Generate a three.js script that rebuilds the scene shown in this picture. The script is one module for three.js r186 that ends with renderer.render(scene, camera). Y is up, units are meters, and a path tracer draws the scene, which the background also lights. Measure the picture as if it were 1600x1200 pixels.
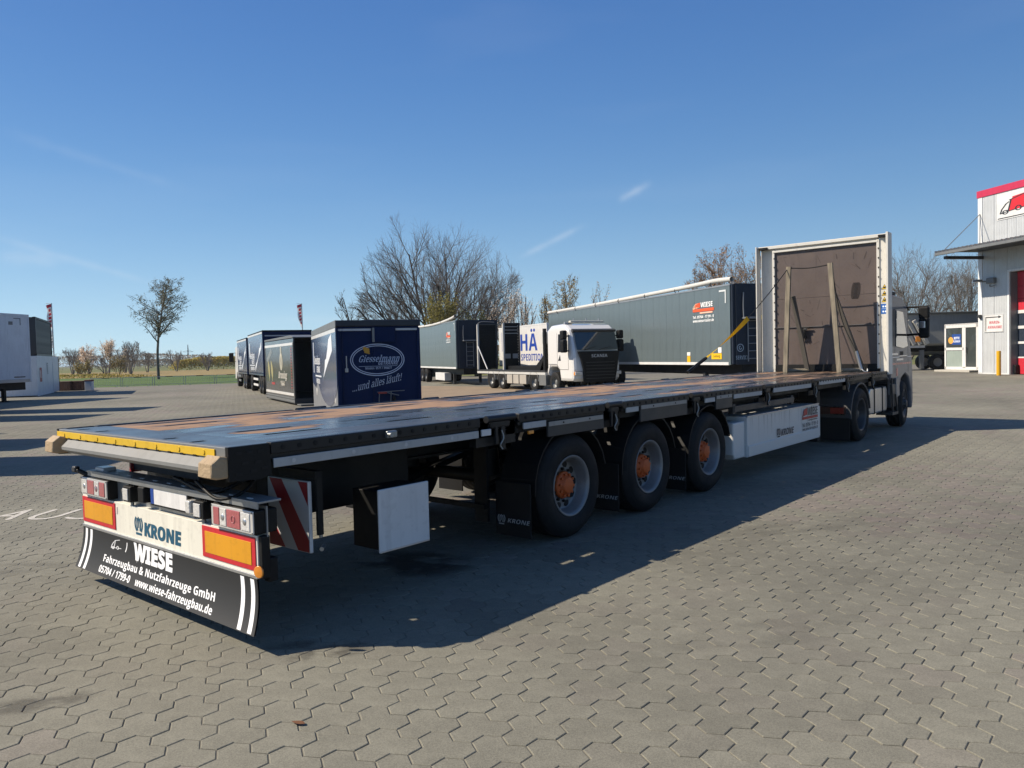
import * as THREE from 'three';
import { mergeGeometries } from 'three/addons/utils/BufferGeometryUtils.js';
import { RoundedBoxGeometry } from 'three/addons/geometries/RoundedBoxGeometry.js';

// ------------------------------------------------------------------ camera, sky, sun, exposure
const scene = new THREE.Scene();
const camera = new THREE.PerspectiveCamera(52.9, 4 / 3, 0.05, 6000);
const CAM = new THREE.Vector3(4.012, 1.6386, 2.247), YAW = 0.705;
camera.position.copy(CAM);
camera.rotation.order = 'YXZ';
camera.rotation.set(-0.03745, YAW, -0.0252);
const SUN = new THREE.Vector3(-0.969, 1.158, 0.904).normalize();

// ground coordinates along / across the yard: lat metres to the right of the standpoint, dep metres ahead
const FW = new THREE.Vector3(-Math.sin(YAW), 0, -Math.cos(YAW)), RT = new THREE.Vector3(Math.cos(YAW), 0, -Math.sin(YAW));
const yard = (lat, dep, y = 0) => new THREE.Vector3(CAM.x + RT.x * lat + FW.x * dep, y, CAM.z + RT.z * lat + FW.z * dep);

// small seeded tools
function rng(seed) { let s = seed >>> 0; return () => { s = (s + 0x6d2b79f5) | 0; let t = Math.imul(s ^ (s >>> 15), 1 | s); t = (t + Math.imul(t ^ (t >>> 7), 61 | t)) ^ t; return ((t ^ (t >>> 14)) >>> 0) / 4294967296; }; }
function hash(ix, iy, s) { let h = Math.imul(ix, 374761393) + Math.imul(iy, 668265263) + Math.imul(s, 1274126177); h = Math.imul(h ^ (h >>> 13), 1274126177); return ((h ^ (h >>> 16)) >>> 0) / 4294967296; }
const sm = (t) => t * t * (3 - 2 * t), clamp = (x, a = 0, b = 1) => Math.min(b, Math.max(a, x)), mix = (a, b, t) => a + (b - a) * t;
const sstep = (a, b, x) => sm(clamp((x - a) / (b - a)));
function vnoise(x, y, s, px = 0, py = 0) {
  const ix = Math.floor(x), iy = Math.floor(y), fx = sm(x - ix), fy = sm(y - iy);
  const w = (i, p) => (p ? ((i % p) + p) % p : i);
  const a = hash(w(ix, px), w(iy, py), s), b = hash(w(ix + 1, px), w(iy, py), s), c = hash(w(ix, px), w(iy + 1, py), s), d = hash(w(ix + 1, px), w(iy + 1, py), s);
  return mix(mix(a, b, fx), mix(c, d, fx), fy);
}
function fbm(x, y, s, oct = 4, px = 0, py = 0) { let v = 0, a = 0.5, n = 0; for (let i = 0; i < oct; i++) { v += a * vnoise(x, y, s + i, px, py); n += a; a *= 0.5; x *= 2; y *= 2; px *= 2; py *= 2; } return v / n; }

// sky: clear April air, paler towards the horizon and the sun, a few thin contrails
{
  const w = 2048, h = 1024, data = new Float32Array(w * h * 4), d = new THREE.Vector3();
  // contrails: [azimuth right of the view axis, elevation] of both ends in degrees, width, strength
  const trails = [[8.1, 10.9, 10.6, 12.1, 0.2, 0.26], [0.7, 7.1, 5.8, 9.4, 0.13, 0.2], [-34, 8.2, -24, 5.2, 0.16, 0.12], [-33, 14.4, -22, 11.6, 0.25, 0.05], [34.2, 11.4, 48, 15, 0.14, 0.16], [-33.5, 6.9, -29.5, 6.7, 0.3, 0.13], [-18, 3.0, -9, 2.8, 0.15, 0.1], [-60, 20, -20, 34, 0.5, 0.04], [60, 30, 95, 18, 0.5, 0.05]];
  for (let j = 0; j < h; j++) for (let i = 0; i < w; i++) {
    const u = ((i + 0.5) / w - 0.5) * Math.PI * 2, v = ((j + 0.5) / h - 0.5) * Math.PI, o = (j * w + i) * 4;
    d.set(Math.cos(v) * Math.cos(u), Math.sin(v), Math.cos(v) * Math.sin(u));
    let r, g, b;
    if (v >= 0) {
      const s = d.y, c = d.dot(SUN);
      r = 0.052 + 0.56 * Math.exp(-7.4 * s); g = 0.12 + 0.7 * Math.exp(-5.2 * s); b = 0.2 + 0.69 * Math.exp(-2.1 * s);
      const k = 1 + 0.25 * c; r *= k; g *= k; b *= k;
      const m = 0.16 * Math.pow(Math.max(0, c), 6) + 0.5 * Math.pow(Math.max(0, c), 60); r += m; g += 0.95 * m; b += 0.85 * m;
      if (v < 0.8) {
        const az = Math.atan2(d.dot(RT), d.dot(FW)) * 180 / Math.PI, el = v * 180 / Math.PI;
        let hz = 0;
        for (const [a0, e0, a1, e1, wd, st] of trails) {
          const dx = a1 - a0, dy = e1 - e0, L = Math.hypot(dx, dy), t = ((az - a0) * dx + (el - e0) * dy) / (L * L); if (t < -0.05 || t > 1.05) continue;
          const q = Math.abs((az - a0) * dy - (el - e0) * dx) / L, n = fbm(t * L * 1.3 + a0, q * 3, 71, 3);
          hz += st * sstep(-0.05, 0.25, t) * (1 - sstep(0.7, 1.05, t)) * Math.exp(-Math.pow(q / (wd * (0.6 + n)), 2)) * (0.35 + n);
        }
        hz += 0.02 * sstep(0.55, 0.85, fbm(az * 0.06, el * 0.35, 33, 4));
        r = mix(r, 0.85, hz); g = mix(g, 0.9, hz); b = mix(b, 0.96, hz);
      }
    } else { r = 0.2; g = 0.2; b = 0.19; }
    data[o] = r / 1.35; data[o + 1] = g / 1.35; data[o + 2] = b / 1.35; data[o + 3] = 1;
  }
  const sky = new THREE.DataTexture(data, w, h, THREE.RGBAFormat, THREE.FloatType);
  sky.mapping = THREE.EquirectangularReflectionMapping; sky.colorSpace = THREE.LinearSRGBColorSpace; sky.magFilter = sky.minFilter = THREE.LinearFilter; sky.needsUpdate = true;
  scene.background = sky; scene.environment = sky;
}
const sun = new THREE.DirectionalLight(0xfff0da, 5);
sun.position.copy(SUN).multiplyScalar(120).add(new THREE.Vector3(-8, 0, -10)); sun.target.position.set(-8, 0, -10);
sun.castShadow = true; sun.shadow.mapSize.set(4096, 4096);
Object.assign(sun.shadow.camera, { left: -70, right: 70, top: 70, bottom: -70, near: 1, far: 300 });
scene.add(sun, sun.target);
const renderer = new THREE.WebGLRenderer({ antialias: true });
renderer.setSize(1024, 768);
renderer.toneMapping = THREE.LinearToneMapping;
renderer.toneMappingExposure = 1.35;
renderer.outputColorSpace = THREE.SRGBColorSpace;
renderer.shadowMap.enabled = true;
scene.fog = new THREE.FogExp2(0xc4d4e4, 0.00018);

// ------------------------------------------------------------------ textures and materials
function dataTex(w, h, fn, srgb = false, rep = null) {
  const a = new Uint8Array(w * h * 4);
  for (let y = 0; y < h; y++) for (let x = 0; x < w; x++) { const c = fn(x / w, y / h), o = (y * w + x) * 4; a[o] = clamp(c[0]) * 255; a[o + 1] = clamp(c[1]) * 255; a[o + 2] = clamp(c[2]) * 255; a[o + 3] = c.length > 3 ? clamp(c[3]) * 255 : 255; }
  const t = new THREE.DataTexture(a, w, h); t.magFilter = THREE.LinearFilter; t.minFilter = THREE.LinearFilter; t.wrapS = t.wrapT = THREE.RepeatWrapping;
  if (srgb) t.colorSpace = THREE.SRGBColorSpace; if (rep) t.repeat.set(...rep); t.needsUpdate = true; return t;
}
const g1 = (v) => [v, v, v];
// grime: pale with soft stains and vertical runs (multiplies a paint colour)
const texGrime = dataTex(512, 512, (u, v) => { const n = fbm(u * 6, v * 6, 5, 5, 6, 6), st = fbm(u * 40, v * 3, 9, 3, 40, 3), sp = fbm(u * 60, v * 60, 11, 2, 60, 60); return g1(0.86 + 0.16 * n - 0.16 * sstep(0.58, 0.8, st) * n - 0.06 * sstep(0.6, 0.75, sp)); }, false, [0.5, 0.5]);
const texRough = dataTex(512, 512, (u, v) => { const n = fbm(u * 8, v * 8, 21, 5, 8, 8), s = fbm(u * 50, v * 50, 23, 2, 50, 50); return g1(0.72 + 0.4 * (n - 0.4) + 0.12 * (s - 0.5)); }, false, [0.6, 0.6]);
const texFine = dataTex(512, 512, (u, v) => g1(fbm(u * 64, v * 64, 31, 3, 64, 64)), false, [1.2, 1.2]);
const texStone = dataTex(1024, 1024, (u, v) => { const n = fbm(u * 10, v * 10, 41, 4, 10, 10), f = fbm(u * 170, v * 170, 43, 2, 170, 170), p = hash(Math.floor(u * 512), Math.floor(v * 512), 47); const k = 0.82 + 0.24 * (n - 0.5) + 0.5 * (f - 0.5) + (p > 0.985 ? 0.22 : p < 0.025 ? -0.22 : 0); return [k, k * 0.99, k * 0.975]; }, false, [1.4, 1.4]);
const texStoneBump = dataTex(512, 512, (u, v) => g1(0.5 * fbm(u * 90, v * 90, 51, 2, 90, 90) + 0.5 * hash(Math.floor(u * 256), Math.floor(v * 256), 53)), false, [2.8, 2.8]);
const texWood = dataTex(256, 512, (u, v) => { const n = fbm(u * 26, v * 3, 61, 4, 26, 3), k = fbm(u * 4, v * 6, 63, 3, 4, 6); const q = 0.62 + 0.5 * (n - 0.5) + 0.5 * (k - 0.5); return [q, q * 0.95, q * 0.86]; }, false, [4, 0.8]);

function mat(color, rough = 0.6, metal = 0, o = {}) {
  const { grime = true, ...rest } = o;
  const m = new THREE.MeshPhysicalMaterial({ roughness: rough, metalness: metal, map: grime ? texGrime : null, roughnessMap: grime ? texRough : null, ...rest });
  Array.isArray(color) ? m.color.setRGB(...color) : m.color.set(color);
  if (grime) m.roughness = Math.min(1, rough * 1.25);
  return m;
}
const K = {
  black: mat([0.008, 0.0085, 0.009], 0.6, 0, { specularIntensity: 0.5 }), blackSteel: mat([0.013, 0.014, 0.016], 0.45, 0, { specularIntensity: 0.7 }), rubber: mat([0.013, 0.013, 0.0135], 0.85, 0, { specularIntensity: 0.6, bumpMap: texFine, bumpScale: 0.001 }),
  flapRubber: mat([0.012, 0.012, 0.0125], 0.65, 0, { specularIntensity: 0.5 }), charcoal: mat([0.035, 0.037, 0.04], 0.5),
  steel: mat([0.32, 0.34, 0.35], 0.42, 0.75), galv: mat([0.42, 0.44, 0.45], 0.45, 0.7), alu: mat([0.6, 0.61, 0.62], 0.35, 0.85), rimPaint: mat([0.5, 0.52, 0.53], 0.4, 0.5),
  greySteel: mat([0.17, 0.18, 0.185], 0.5, 0.1), strip: mat([0.42, 0.43, 0.43], 0.5), stripTan: mat([0.34, 0.32, 0.29], 0.6),
  cream: mat([0.82, 0.8, 0.7], 0.45), white: mat([0.71, 0.71, 0.7], 0.4, 0, { clearcoat: 0.4, clearcoatRoughness: 0.15 }), whiteDull: mat([0.66, 0.67, 0.67], 0.5),
  red: mat([0.56, 0.02, 0.03], 0.45), orangeRefl: mat([0.7, 0.32, 0.01], 0.4), yellow: mat([0.68, 0.44, 0.02], 0.5), orangeHub: mat([0.6, 0.115, 0.02], 0.65),
  rubberBeige: mat([0.38, 0.28, 0.17], 0.85, 0, { bumpMap: texFine, bumpScale: 0.004 }), ply: mat([0.1, 0.076, 0.067], 0.5), wood: mat([0.36, 0.33, 0.27], 0.85, 0, { grime: false, map: texWood, bumpMap: texWood, bumpScale: 0.004 }),
  rust: mat([0.2, 0.07, 0.03], 0.85), navy: mat([0.004, 0.014, 0.06], 0.5, 0, { specularIntensity: 0.22 }), navyCurtain: mat([0.058, 0.088, 0.2], 0.25, 0, { clearcoat: 0.6, clearcoatRoughness: 0.12 }),
  grey: mat([0.122, 0.157, 0.17], 0.4, 0.1, { clearcoat: 0.35, clearcoatRoughness: 0.2 }), greyDark: mat([0.018, 0.026, 0.042], 0.55, 0, { specularIntensity: 0.5 }), blackBox: mat([0.07, 0.07, 0.07], 0.25, 0.2, { clearcoat: 0.5, clearcoatRoughness: 0.1 }),
  glass: mat([0.02, 0.025, 0.03], 0.06, 0, { grime: false, clearcoat: 1, clearcoatRoughness: 0.03 }), lens: mat([0.72, 0.72, 0.7], 0.15, 0.1, { clearcoat: 1, bumpMap: texFine, bumpScale: 0.003 }), redLens: mat([0.42, 0.1, 0.11], 0.2, 0, { clearcoat: 1, clearcoatRoughness: 0.06, bumpMap: texFine, bumpScale: 0.002 }), amber: mat([0.8, 0.28, 0.02], 0.25, 0, { clearcoat: 1 }),
  tarp: mat([0.58, 0.58, 0.555], 0.6), reefer: mat([0.66, 0.69, 0.72], 0.45), dirtBrown: mat([0.1, 0.05, 0.035], 0.8),
};

// ------------------------------------------------------------------ geometry and scene helpers
const used = new Map();
function numbered(name) { const n = used.get(name) ?? 0; used.set(name, n + 1); return n ? name + '_' + String(n).padStart(3, '0') : name; }
function flat(g) { const q = g.index ? g.toNonIndexed() : g; for (const k of Object.keys(q.attributes)) if (!['position', 'normal', 'uv'].includes(k)) q.deleteAttribute(k); if (!q.attributes.uv) q.setAttribute('uv', new THREE.BufferAttribute(new Float32Array(q.attributes.position.count * 2), 2)); return q; }
function boxUV(g) {                                                // uv in metres, by the side that a face looks to
  const p = g.attributes.position, uv = g.attributes.uv; const a = new THREE.Vector3(), b = new THREE.Vector3(), c = new THREE.Vector3(), n = new THREE.Vector3();
  for (let i = 0; i < p.count; i += 3) {
    a.fromBufferAttribute(p, i); b.fromBufferAttribute(p, i + 1); c.fromBufferAttribute(p, i + 2); n.subVectors(b, a).cross(c.clone().sub(a));
    const ax = Math.abs(n.x), ay = Math.abs(n.y), az = Math.abs(n.z);
    for (let k = 0; k < 3; k++) { const x = p.getX(i + k), y = p.getY(i + k), z = p.getZ(i + k); if (ax >= ay && ax >= az) uv.setXY(i + k, z, y); else if (ay >= az) uv.setXY(i + k, x, z); else uv.setXY(i + k, x, y); }
  }
  return g;
}
class MB {
  constructor() { this.g = []; }
  add(geo, x = 0, y = 0, z = 0, rx = 0, ry = 0, rz = 0, order = 'XYZ') { const g = flat(geo), m = new THREE.Matrix4().makeRotationFromEuler(new THREE.Euler(rx, ry, rz, order)); m.setPosition(x, y, z); this.g.push((g === geo ? g.clone() : g).applyMatrix4(m)); return this; }
  box(w, h, d, x, y, z, r = 0, rot = [0, 0, 0]) { return this.add(r ? new RoundedBoxGeometry(w, h, d, 1, Math.min(r, w / 2.1, h / 2.1, d / 2.1)) : new THREE.BoxGeometry(w, h, d), x, y, z, ...rot); }
  span(x0, x1, y0, y1, z0, z1, r = 0) { return this.box(Math.abs(x1 - x0), Math.abs(y1 - y0), Math.abs(z1 - z0), (x0 + x1) / 2, (y0 + y1) / 2, (z0 + z1) / 2, r); }
  cyl(r0, r1, h, x, y, z, axis = 'y', seg = 16) { return this.add(new THREE.CylinderGeometry(r1, r0, h, seg), x, y, z, axis === 'z' ? Math.PI / 2 : 0, 0, axis === 'x' ? Math.PI / 2 : 0); }
  bar(a, b, r, seg = 6) { const A = new THREE.Vector3(...a), B = new THREE.Vector3(...b), d = B.clone().sub(A), L = d.length(), g = flat(new THREE.CylinderGeometry(r, r, L, seg)); g.applyQuaternion(new THREE.Quaternion().setFromUnitVectors(new THREE.Vector3(0, 1, 0), d.normalize())); g.translate((A.x + B.x) / 2, (A.y + B.y) / 2, (A.z + B.z) / 2); this.g.push(g); return this; }
  beam(a, b, w, t) { const A = new THREE.Vector3(...a), B = new THREE.Vector3(...b), d = B.clone().sub(A), L = d.length(), g = flat(new THREE.BoxGeometry(w, L, t)); g.applyQuaternion(new THREE.Quaternion().setFromUnitVectors(new THREE.Vector3(0, 1, 0), d.normalize())); g.translate((A.x + B.x) / 2, (A.y + B.y) / 2, (A.z + B.z) / 2); this.g.push(g); return this; }
  tube(pts, r, seg = 12, rs = 6) { return this.add(new THREE.TubeGeometry(new THREE.CatmullRomCurve3(pts.map((p) => new THREE.Vector3(...p))), seg, r, rs)); }
  lathe(pts, x, y, z, axis = 'x', seg = 40) { return this.add(new THREE.LatheGeometry(pts.map((p) => new THREE.Vector2(...p)), seg), x, y, z, 0, 0, axis === 'x' ? -Math.PI / 2 : 0); }
  side(pts, x0, x1, bevel = 0) {                                   // a profile given as [z, y] points, drawn out across x0 .. x1
    const s = new THREE.Shape(pts.map(([z, y]) => new THREE.Vector2(-z, y))); const w = x1 - x0 - 2 * bevel;
    const g = new THREE.ExtrudeGeometry(s, { depth: w, bevelEnabled: bevel > 0, bevelThickness: bevel, bevelSize: bevel, bevelOffset: -bevel, bevelSegments: 2, curveSegments: 8 });
    g.rotateY(Math.PI / 2); g.translate(x0 + bevel, 0, 0); return this.add(g);
  }
  front(shape, z0, z1, bevel = 0) { const g = new THREE.ExtrudeGeometry(shape, { depth: z1 - z0, bevelEnabled: bevel > 0, bevelThickness: bevel, bevelSize: bevel, bevelOffset: -bevel, bevelSegments: 2, curveSegments: 12 }); g.translate(0, 0, z0); return this.add(g); }
  build(name, material, parent = scene, label) {
    const g = boxUV(mergeGeometries(this.g)); const m = new THREE.Mesh(g, material); m.name = parent === scene ? numbered(name) : name; m.castShadow = m.receiveShadow = true; if (label) m.userData.label = label; parent.add(m); return m;
  }
}
const mb = () => new MB();
function tag(o, label, category, group) { o.userData.label = label; o.userData.category = category; if (group) o.userData.group = group; return o; }
function thing(name, label, category, group) { const o = new THREE.Group(); o.name = numbered(name); scene.add(o); return tag(o, label, category, group); }
function struct(o) { o.userData.kind = 'structure'; return o; }
// sets a thing down with its length running towards (dl, dd) in yard coordinates; its local -z is that way and +x to the right of it
function park(o, lat, dep, dl, dd, y = 0) { const v = RT.clone().multiplyScalar(dl).addScaledVector(FW, dd).normalize(); o.position.copy(yard(lat, dep, y)); o.rotation.y = Math.atan2(-v.x, -v.z); return o; }
// flat print on a surface: canvas with transparent ground
function print(name, w, h, px, draw, parent, pos, rotY = 0, opt = {}) {
  const c = document.createElement('canvas'); c.width = Math.round(w * px); c.height = Math.round(h * px);
  const x = c.getContext('2d'); x.scale(px, px); draw(x, w, h);
  const t = new THREE.CanvasTexture(c); t.colorSpace = THREE.SRGBColorSpace;
  const g = opt.geo ?? new THREE.PlaneGeometry(w, h);
  const m = new THREE.Mesh(g, new THREE.MeshStandardMaterial({ map: t, transparent: true, roughness: opt.rough ?? 0.5, side: THREE.DoubleSide }));
  m.name = name; m.position.set(...pos); m.rotation.y = rotY; if (opt.rotX) m.rotation.x = opt.rotX; m.receiveShadow = true; parent.add(m); return m;
}
function txt(x, s, x0, y0, w, h, color, font = 'bold', fam = 'sans-serif', slant = 0, heavy = 0) {   // text fitted into a box; y0 is its top
  x.save(); x.font = `${font} 100px ${fam}`; x.fillStyle = color; x.textBaseline = 'alphabetic'; const m = x.measureText(s), cap = /[gjpqy]/.test(s) ? 93 : 73;
  x.translate(x0, y0 + h * 73 / cap); x.transform(w / m.width, 0, slant * -0.25 * w / m.width, h / cap, 0, 0); if (heavy) { x.strokeStyle = color; x.lineWidth = heavy; x.lineJoin = 'miter'; x.strokeText(s, 0, 0); } x.fillText(s, 0, 0); x.restore();
}
function crown(x, cx, cy, s, color) {                              // a crown-like emblem of three prongs over a bar
  x.save(); x.translate(cx, cy); x.scale(s, s); x.strokeStyle = color; x.fillStyle = color; x.lineWidth = 0.13;
  x.beginPath(); x.moveTo(-0.28, 0.3); x.quadraticCurveTo(-0.62, -0.1, -0.3, -0.46); x.stroke(); x.beginPath(); x.moveTo(0.28, 0.3); x.quadraticCurveTo(0.62, -0.1, 0.3, -0.46); x.stroke();
  x.beginPath(); x.moveTo(-0.14, 0.28); x.quadraticCurveTo(-0.3, -0.1, -0.12, -0.42); x.stroke(); x.beginPath(); x.moveTo(0.14, 0.28); x.quadraticCurveTo(0.3, -0.1, 0.12, -0.42); x.stroke();
  x.fillRect(-0.05, -0.5, 0.1, 0.62); x.fillRect(-0.36, 0.38, 0.72, 0.13); x.restore();
}
function lorryLogo(x, x0, y0, w, h, line, fill) {                  // line drawing of a lorry
  x.save(); x.translate(x0, y0); x.scale(w, h); x.lineWidth = 0.045; x.strokeStyle = line; x.lineJoin = 'round';
  if (fill) { x.fillStyle = fill; x.beginPath(); x.moveTo(0.36, 0.12); x.lineTo(1, 0); x.lineTo(1, 0.78); x.lineTo(0.26, 0.88); x.closePath(); x.fill(); }
  x.beginPath(); x.moveTo(0.24, 0.88); x.lineTo(0.02, 0.94); x.lineTo(0.06, 0.72); x.lineTo(0.18, 0.45); x.lineTo(0.27, 0.36); x.moveTo(0.24, 0.88); x.lineTo(0.32, 0.25); x.moveTo(0.26, 0.28); x.lineTo(0.68, 0.1); x.stroke();
  x.beginPath(); x.ellipse(0.16, 0.9, 0.07, 0.1, 0, 0, 7); x.stroke(); x.beginPath(); x.ellipse(0.52, 0.8, 0.07, 0.12, 0, 0, 7); x.stroke(); x.beginPath(); x.moveTo(0.26, 0.88); x.lineTo(0.44, 0.84); x.moveTo(0.6, 0.82); x.lineTo(0.8, 0.78); x.stroke();
  x.restore();
}

// ------------------------------------------------------------------ ground
const gndTex = dataTex(1024, 1024, (u, v) => { const n = fbm(u * 12, v * 12, 81, 5, 12, 12), f = fbm(u * 130, v * 130, 83, 2, 130, 130); const k = 0.84 + 0.3 * (n - 0.5) + 0.2 * (f - 0.5); return [k, k * 0.985, k * 0.96]; }, false, [1 / 7, 1 / 7]);
const bedMat = mat([0.185, 0.176, 0.146], 0.9, 0, { grime: false, map: gndTex });
function sheet(name, pts, y, material, kind = true) {              // a flat piece of ground from yard coordinates
  const s = new THREE.Shape(pts.map(([l, d]) => { const p = yard(l, d); return new THREE.Vector2(p.x, -p.z); }));
  const g = new THREE.ShapeGeometry(s); g.rotateX(-Math.PI / 2); g.translate(0, y, 0);
  const p = g.attributes.position, uv = g.attributes.uv; for (let i = 0; i < p.count; i++) uv.setXY(i, p.getX(i), p.getZ(i));
  const m = new THREE.Mesh(g, material); m.name = numbered(name); m.receiveShadow = true; scene.add(m); if (kind) struct(m); return m;
}
const grassTex = dataTex(512, 512, (u, v) => { const n = fbm(u * 5, v * 5, 91, 5, 5, 5), f = fbm(u * 90, v * 90, 93, 2, 90, 90); const k = 0.7 + 0.5 * (n - 0.5) + 0.5 * (f - 0.5); return [k * (0.9 + 0.4 * n), k, k * 0.8]; }, false, [1 / 9, 1 / 9]);
const meadow = mat([0.145, 0.17, 0.05], 1, 0, { grime: false, map: grassTex }), crop = mat([0.078, 0.155, 0.02], 1, 0, { grime: false, map: grassTex }), stubble = mat([0.3, 0.245, 0.11], 1, 0, { grime: false, map: grassTex }), sand = mat([0.29, 0.225, 0.155], 0.95, 0, { grime: false, map: gndTex });
sheet('ground', [[-2600, -400], [2600, -400], [2600, 3600], [-2600, 3600]], -0.34, meadow);
const paved = sheet('paved_yard', [[-70, -35], [90, -35], [90, 66], [-6, 64], [-21, 60.4], [-45, 54]], -0.0052, bedMat);
sheet('crop_field', [[-75, 47], [-45, 54.4], [-21, 60.8], [-8, 64.4], [-8, 108], [-160, 96], [-160, 40]], -0.03, crop);
sheet('stubble_field', [[-160, 97], [-8, 109], [-8, 210], [-300, 190], [-300, 90]], -0.2, stubble);
sheet('sandy_strip', [[-6, 29.5], [-0.4, 31], [1.2, 38.5], [-5, 44], [-9, 40]], 0.006, sand);

// old oil and water stains soaked into the paving: thin soft-edged films
for (const [lat, dep, w, d, seed, a] of [[-1.17, 4.3, 0.8, 0.4, 1, 0.35], [-2.35, 3.7, 0.6, 0.25, 2, 0.28], [-0.85, 6.1, 1.3, 0.9, 3, 0.6], [1.2, 8.6, 1.2, 0.7, 4, 0.55], [2.6, 7.0, 2.4, 0.5, 5, 0.1], [4.2, 11.5, 3.2, 0.8, 6, 0.12], [-4.2, 6.2, 1.6, 0.6, 7, 0.14], [1.4, 4.4, 1.6, 0.6, 8, 0.08]]) {
  const t = dataTex(192, 128, (u, v) => { const q = Math.hypot(u - 0.5, v - 0.5) * 2, n = fbm(u * 5 + seed * 7, v * 5, 300 + seed, 5); return [0.02, 0.018, 0.016, a * (1 - sstep(0.45, 1.0, q)) * sstep(0.42, 0.68, n + 0.12 * (1 - q))]; });
  const g = new THREE.PlaneGeometry(w, d); g.rotateX(-Math.PI / 2); g.rotateY(YAW + (seed % 3 - 1) * 0.3); const m = new THREE.Mesh(g, new THREE.MeshStandardMaterial({ map: t, transparent: true, roughness: 0.7 })); m.name = numbered('oil_stain'); m.position.copy(yard(lat, dep, 0.0035)); m.receiveShadow = true; scene.add(m); struct(m);
}

// interlocking concrete pavers: three joined hexagons each, all laid the same way round
{
  const a = 0.0785, w = Math.sqrt(3) * a, hex = (cx, cz) => [...Array(6)].map((_, k) => [cx + a * Math.sin(k * Math.PI / 3), cz - a * Math.cos(k * Math.PI / 3)]);
  // outline of the three cells, clockwise seen from above, starting at the top of the left cell
  const A = hex(-w / 2, 0), B = hex(w / 2, 0), C = hex(0, 1.5 * a);
  const ring = [A[0], A[1], B[0], B[1], B[2], C[1], C[2], C[3], C[4], C[5], A[4], A[5]].map((p) => new THREE.Vector2(p[0], p[1] - 0.5 * a));
  const inset = (d) => ring.map((p, i) => { const q = ring[(i + 11) % 12], r = ring[(i + 1) % 12], e0 = p.clone().sub(q).normalize(), e1 = r.clone().sub(p).normalize(), n0 = new THREE.Vector2(-e0.y, e0.x), n1 = new THREE.Vector2(-e1.y, e1.x), b = n0.clone().add(n1).normalize(); return p.clone().addScaledVector(b, d / b.dot(n0)); });
  function paverGeo(uo, vo, bevel) {
    const o = inset(0.0026), t = inset(0.0026 + bevel), pos = [], uv = [], put = (p, y) => { pos.push(p.x, y, p.y); uv.push(p.x + uo, p.y + vo); };
    const tri = THREE.ShapeUtils.triangulateShape(t, []); for (const f of tri) { const q = f.map((i) => t[i]); const cr = (q[1].x - q[0].x) * (q[2].y - q[0].y) - (q[1].y - q[0].y) * (q[2].x - q[0].x); for (const k of cr > 0 ? [0, 2, 1] : [0, 1, 2]) put(q[k], 0); }
    for (let i = 0; i < 12; i++) { const j = (i + 1) % 12; put(o[i], -0.0028); put(t[j], 0); put(t[i], 0); put(o[i], -0.0028); put(o[j], -0.0028); put(t[j], 0); put(o[i], -0.022); put(o[j], -0.0028); put(o[i], -0.0028); put(o[i], -0.022); put(o[j], -0.022); put(o[j], -0.0028); }
    const g = new THREE.BufferGeometry(); g.setAttribute('position', new THREE.Float32BufferAttribute(pos, 3)); g.setAttribute('uv', new THREE.Float32BufferAttribute(uv, 2));
    g.computeVertexNormals(); return g;
  }
  const r = rng(4), geos = [...Array(7)].map(() => paverGeo(r() * 3, r() * 3, 0.0034));
  const Ax = 1.5 * w, Az = 1.5 * a, Bz = 3 * a, list = [];
  for (let i = -330; i <= 330; i++) for (let j = -560; j <= 560; j++) {
    const x = 1.9 + i * Ax, z = -0.777 + i * Az + j * Bz, dx = x - CAM.x, dz = z - CAM.z, lat = dx * RT.x + dz * RT.z, dep = dx * FW.x + dz * FW.z;
    if (dep < 1.6 || dep > 50 || Math.abs(lat) > 0.7 * dep + 1.4) continue;
    if (lat > 24.2 - 0.2 * (dep - 46)) continue;                    // in front of the hall the paving ends at its wall
    list.push([x, z, dep, Math.abs(lat) < 0.668 * dep && dep > 2.95 ? Math.hypot(dx, dz) : 1e3 + dep]);
  }
  list.sort((p, q) => p[3] - q[3]);
  const colour = (x, z) => {
    const big = fbm(x * 0.22, z * 0.22, 101, 4), med = fbm(x * 0.9, z * 0.9, 103, 3), one = hash(Math.round(x * 50), Math.round(z * 50), 105), pink = sstep(0.5, 0.75, fbm(x * 0.5, z * 0.5, 107, 2) * 0.6 + hash(Math.round(x * 50), Math.round(z * 50), 109) * 0.4);
    let k = 0.234 * (0.9 + 0.5 * (big - 0.5) + 0.26 * (med - 0.5) + 0.09 * (one - 0.5));
    const tyre = sstep(0.6, 0.74, fbm(x * 1.6 - z * 0.4, (z + x * 0.8) * 0.28, 111, 3)); k *= 1 - 0.1 * tyre; const sweep = Math.sin(Math.hypot(x - 16, z + 2) * 2.6 + 2 * fbm(x * 0.3, z * 0.3, 117, 2)); k *= 1 + 0.045 * sstep(0.2, 0.9, sweep) * sstep(2, 6, x);
    const oil = x > -3.4 && x < 1.2 && z < -0.5 && z > -15 ? sstep(0.62, 0.72, fbm(x * 2.2, z * 2.2, 113, 3)) : 0; k *= 1 - 0.14 * oil;
    return [k * (1.0 + 0.05 * pink), k * (0.98 - 0.035 * pink), k * (0.79 + 0.035 * pink)];
  };
  const base = mat([1, 1, 1], 0.86, 0, { grime: false, map: texStone, bumpMap: texStoneBump, bumpScale: 0.0012 });
  const tones = new Map(), toneMat = (c) => { const key = c.map((v) => Math.round(v * 90)).join(); if (!tones.has(key)) { const m = base.clone(); m.color.setRGB(...c); tones.set(key, m); } return tones.get(key); };
  const M4 = new THREE.Matrix4(), E = new THREE.Euler(), rr = rng(9);
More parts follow.
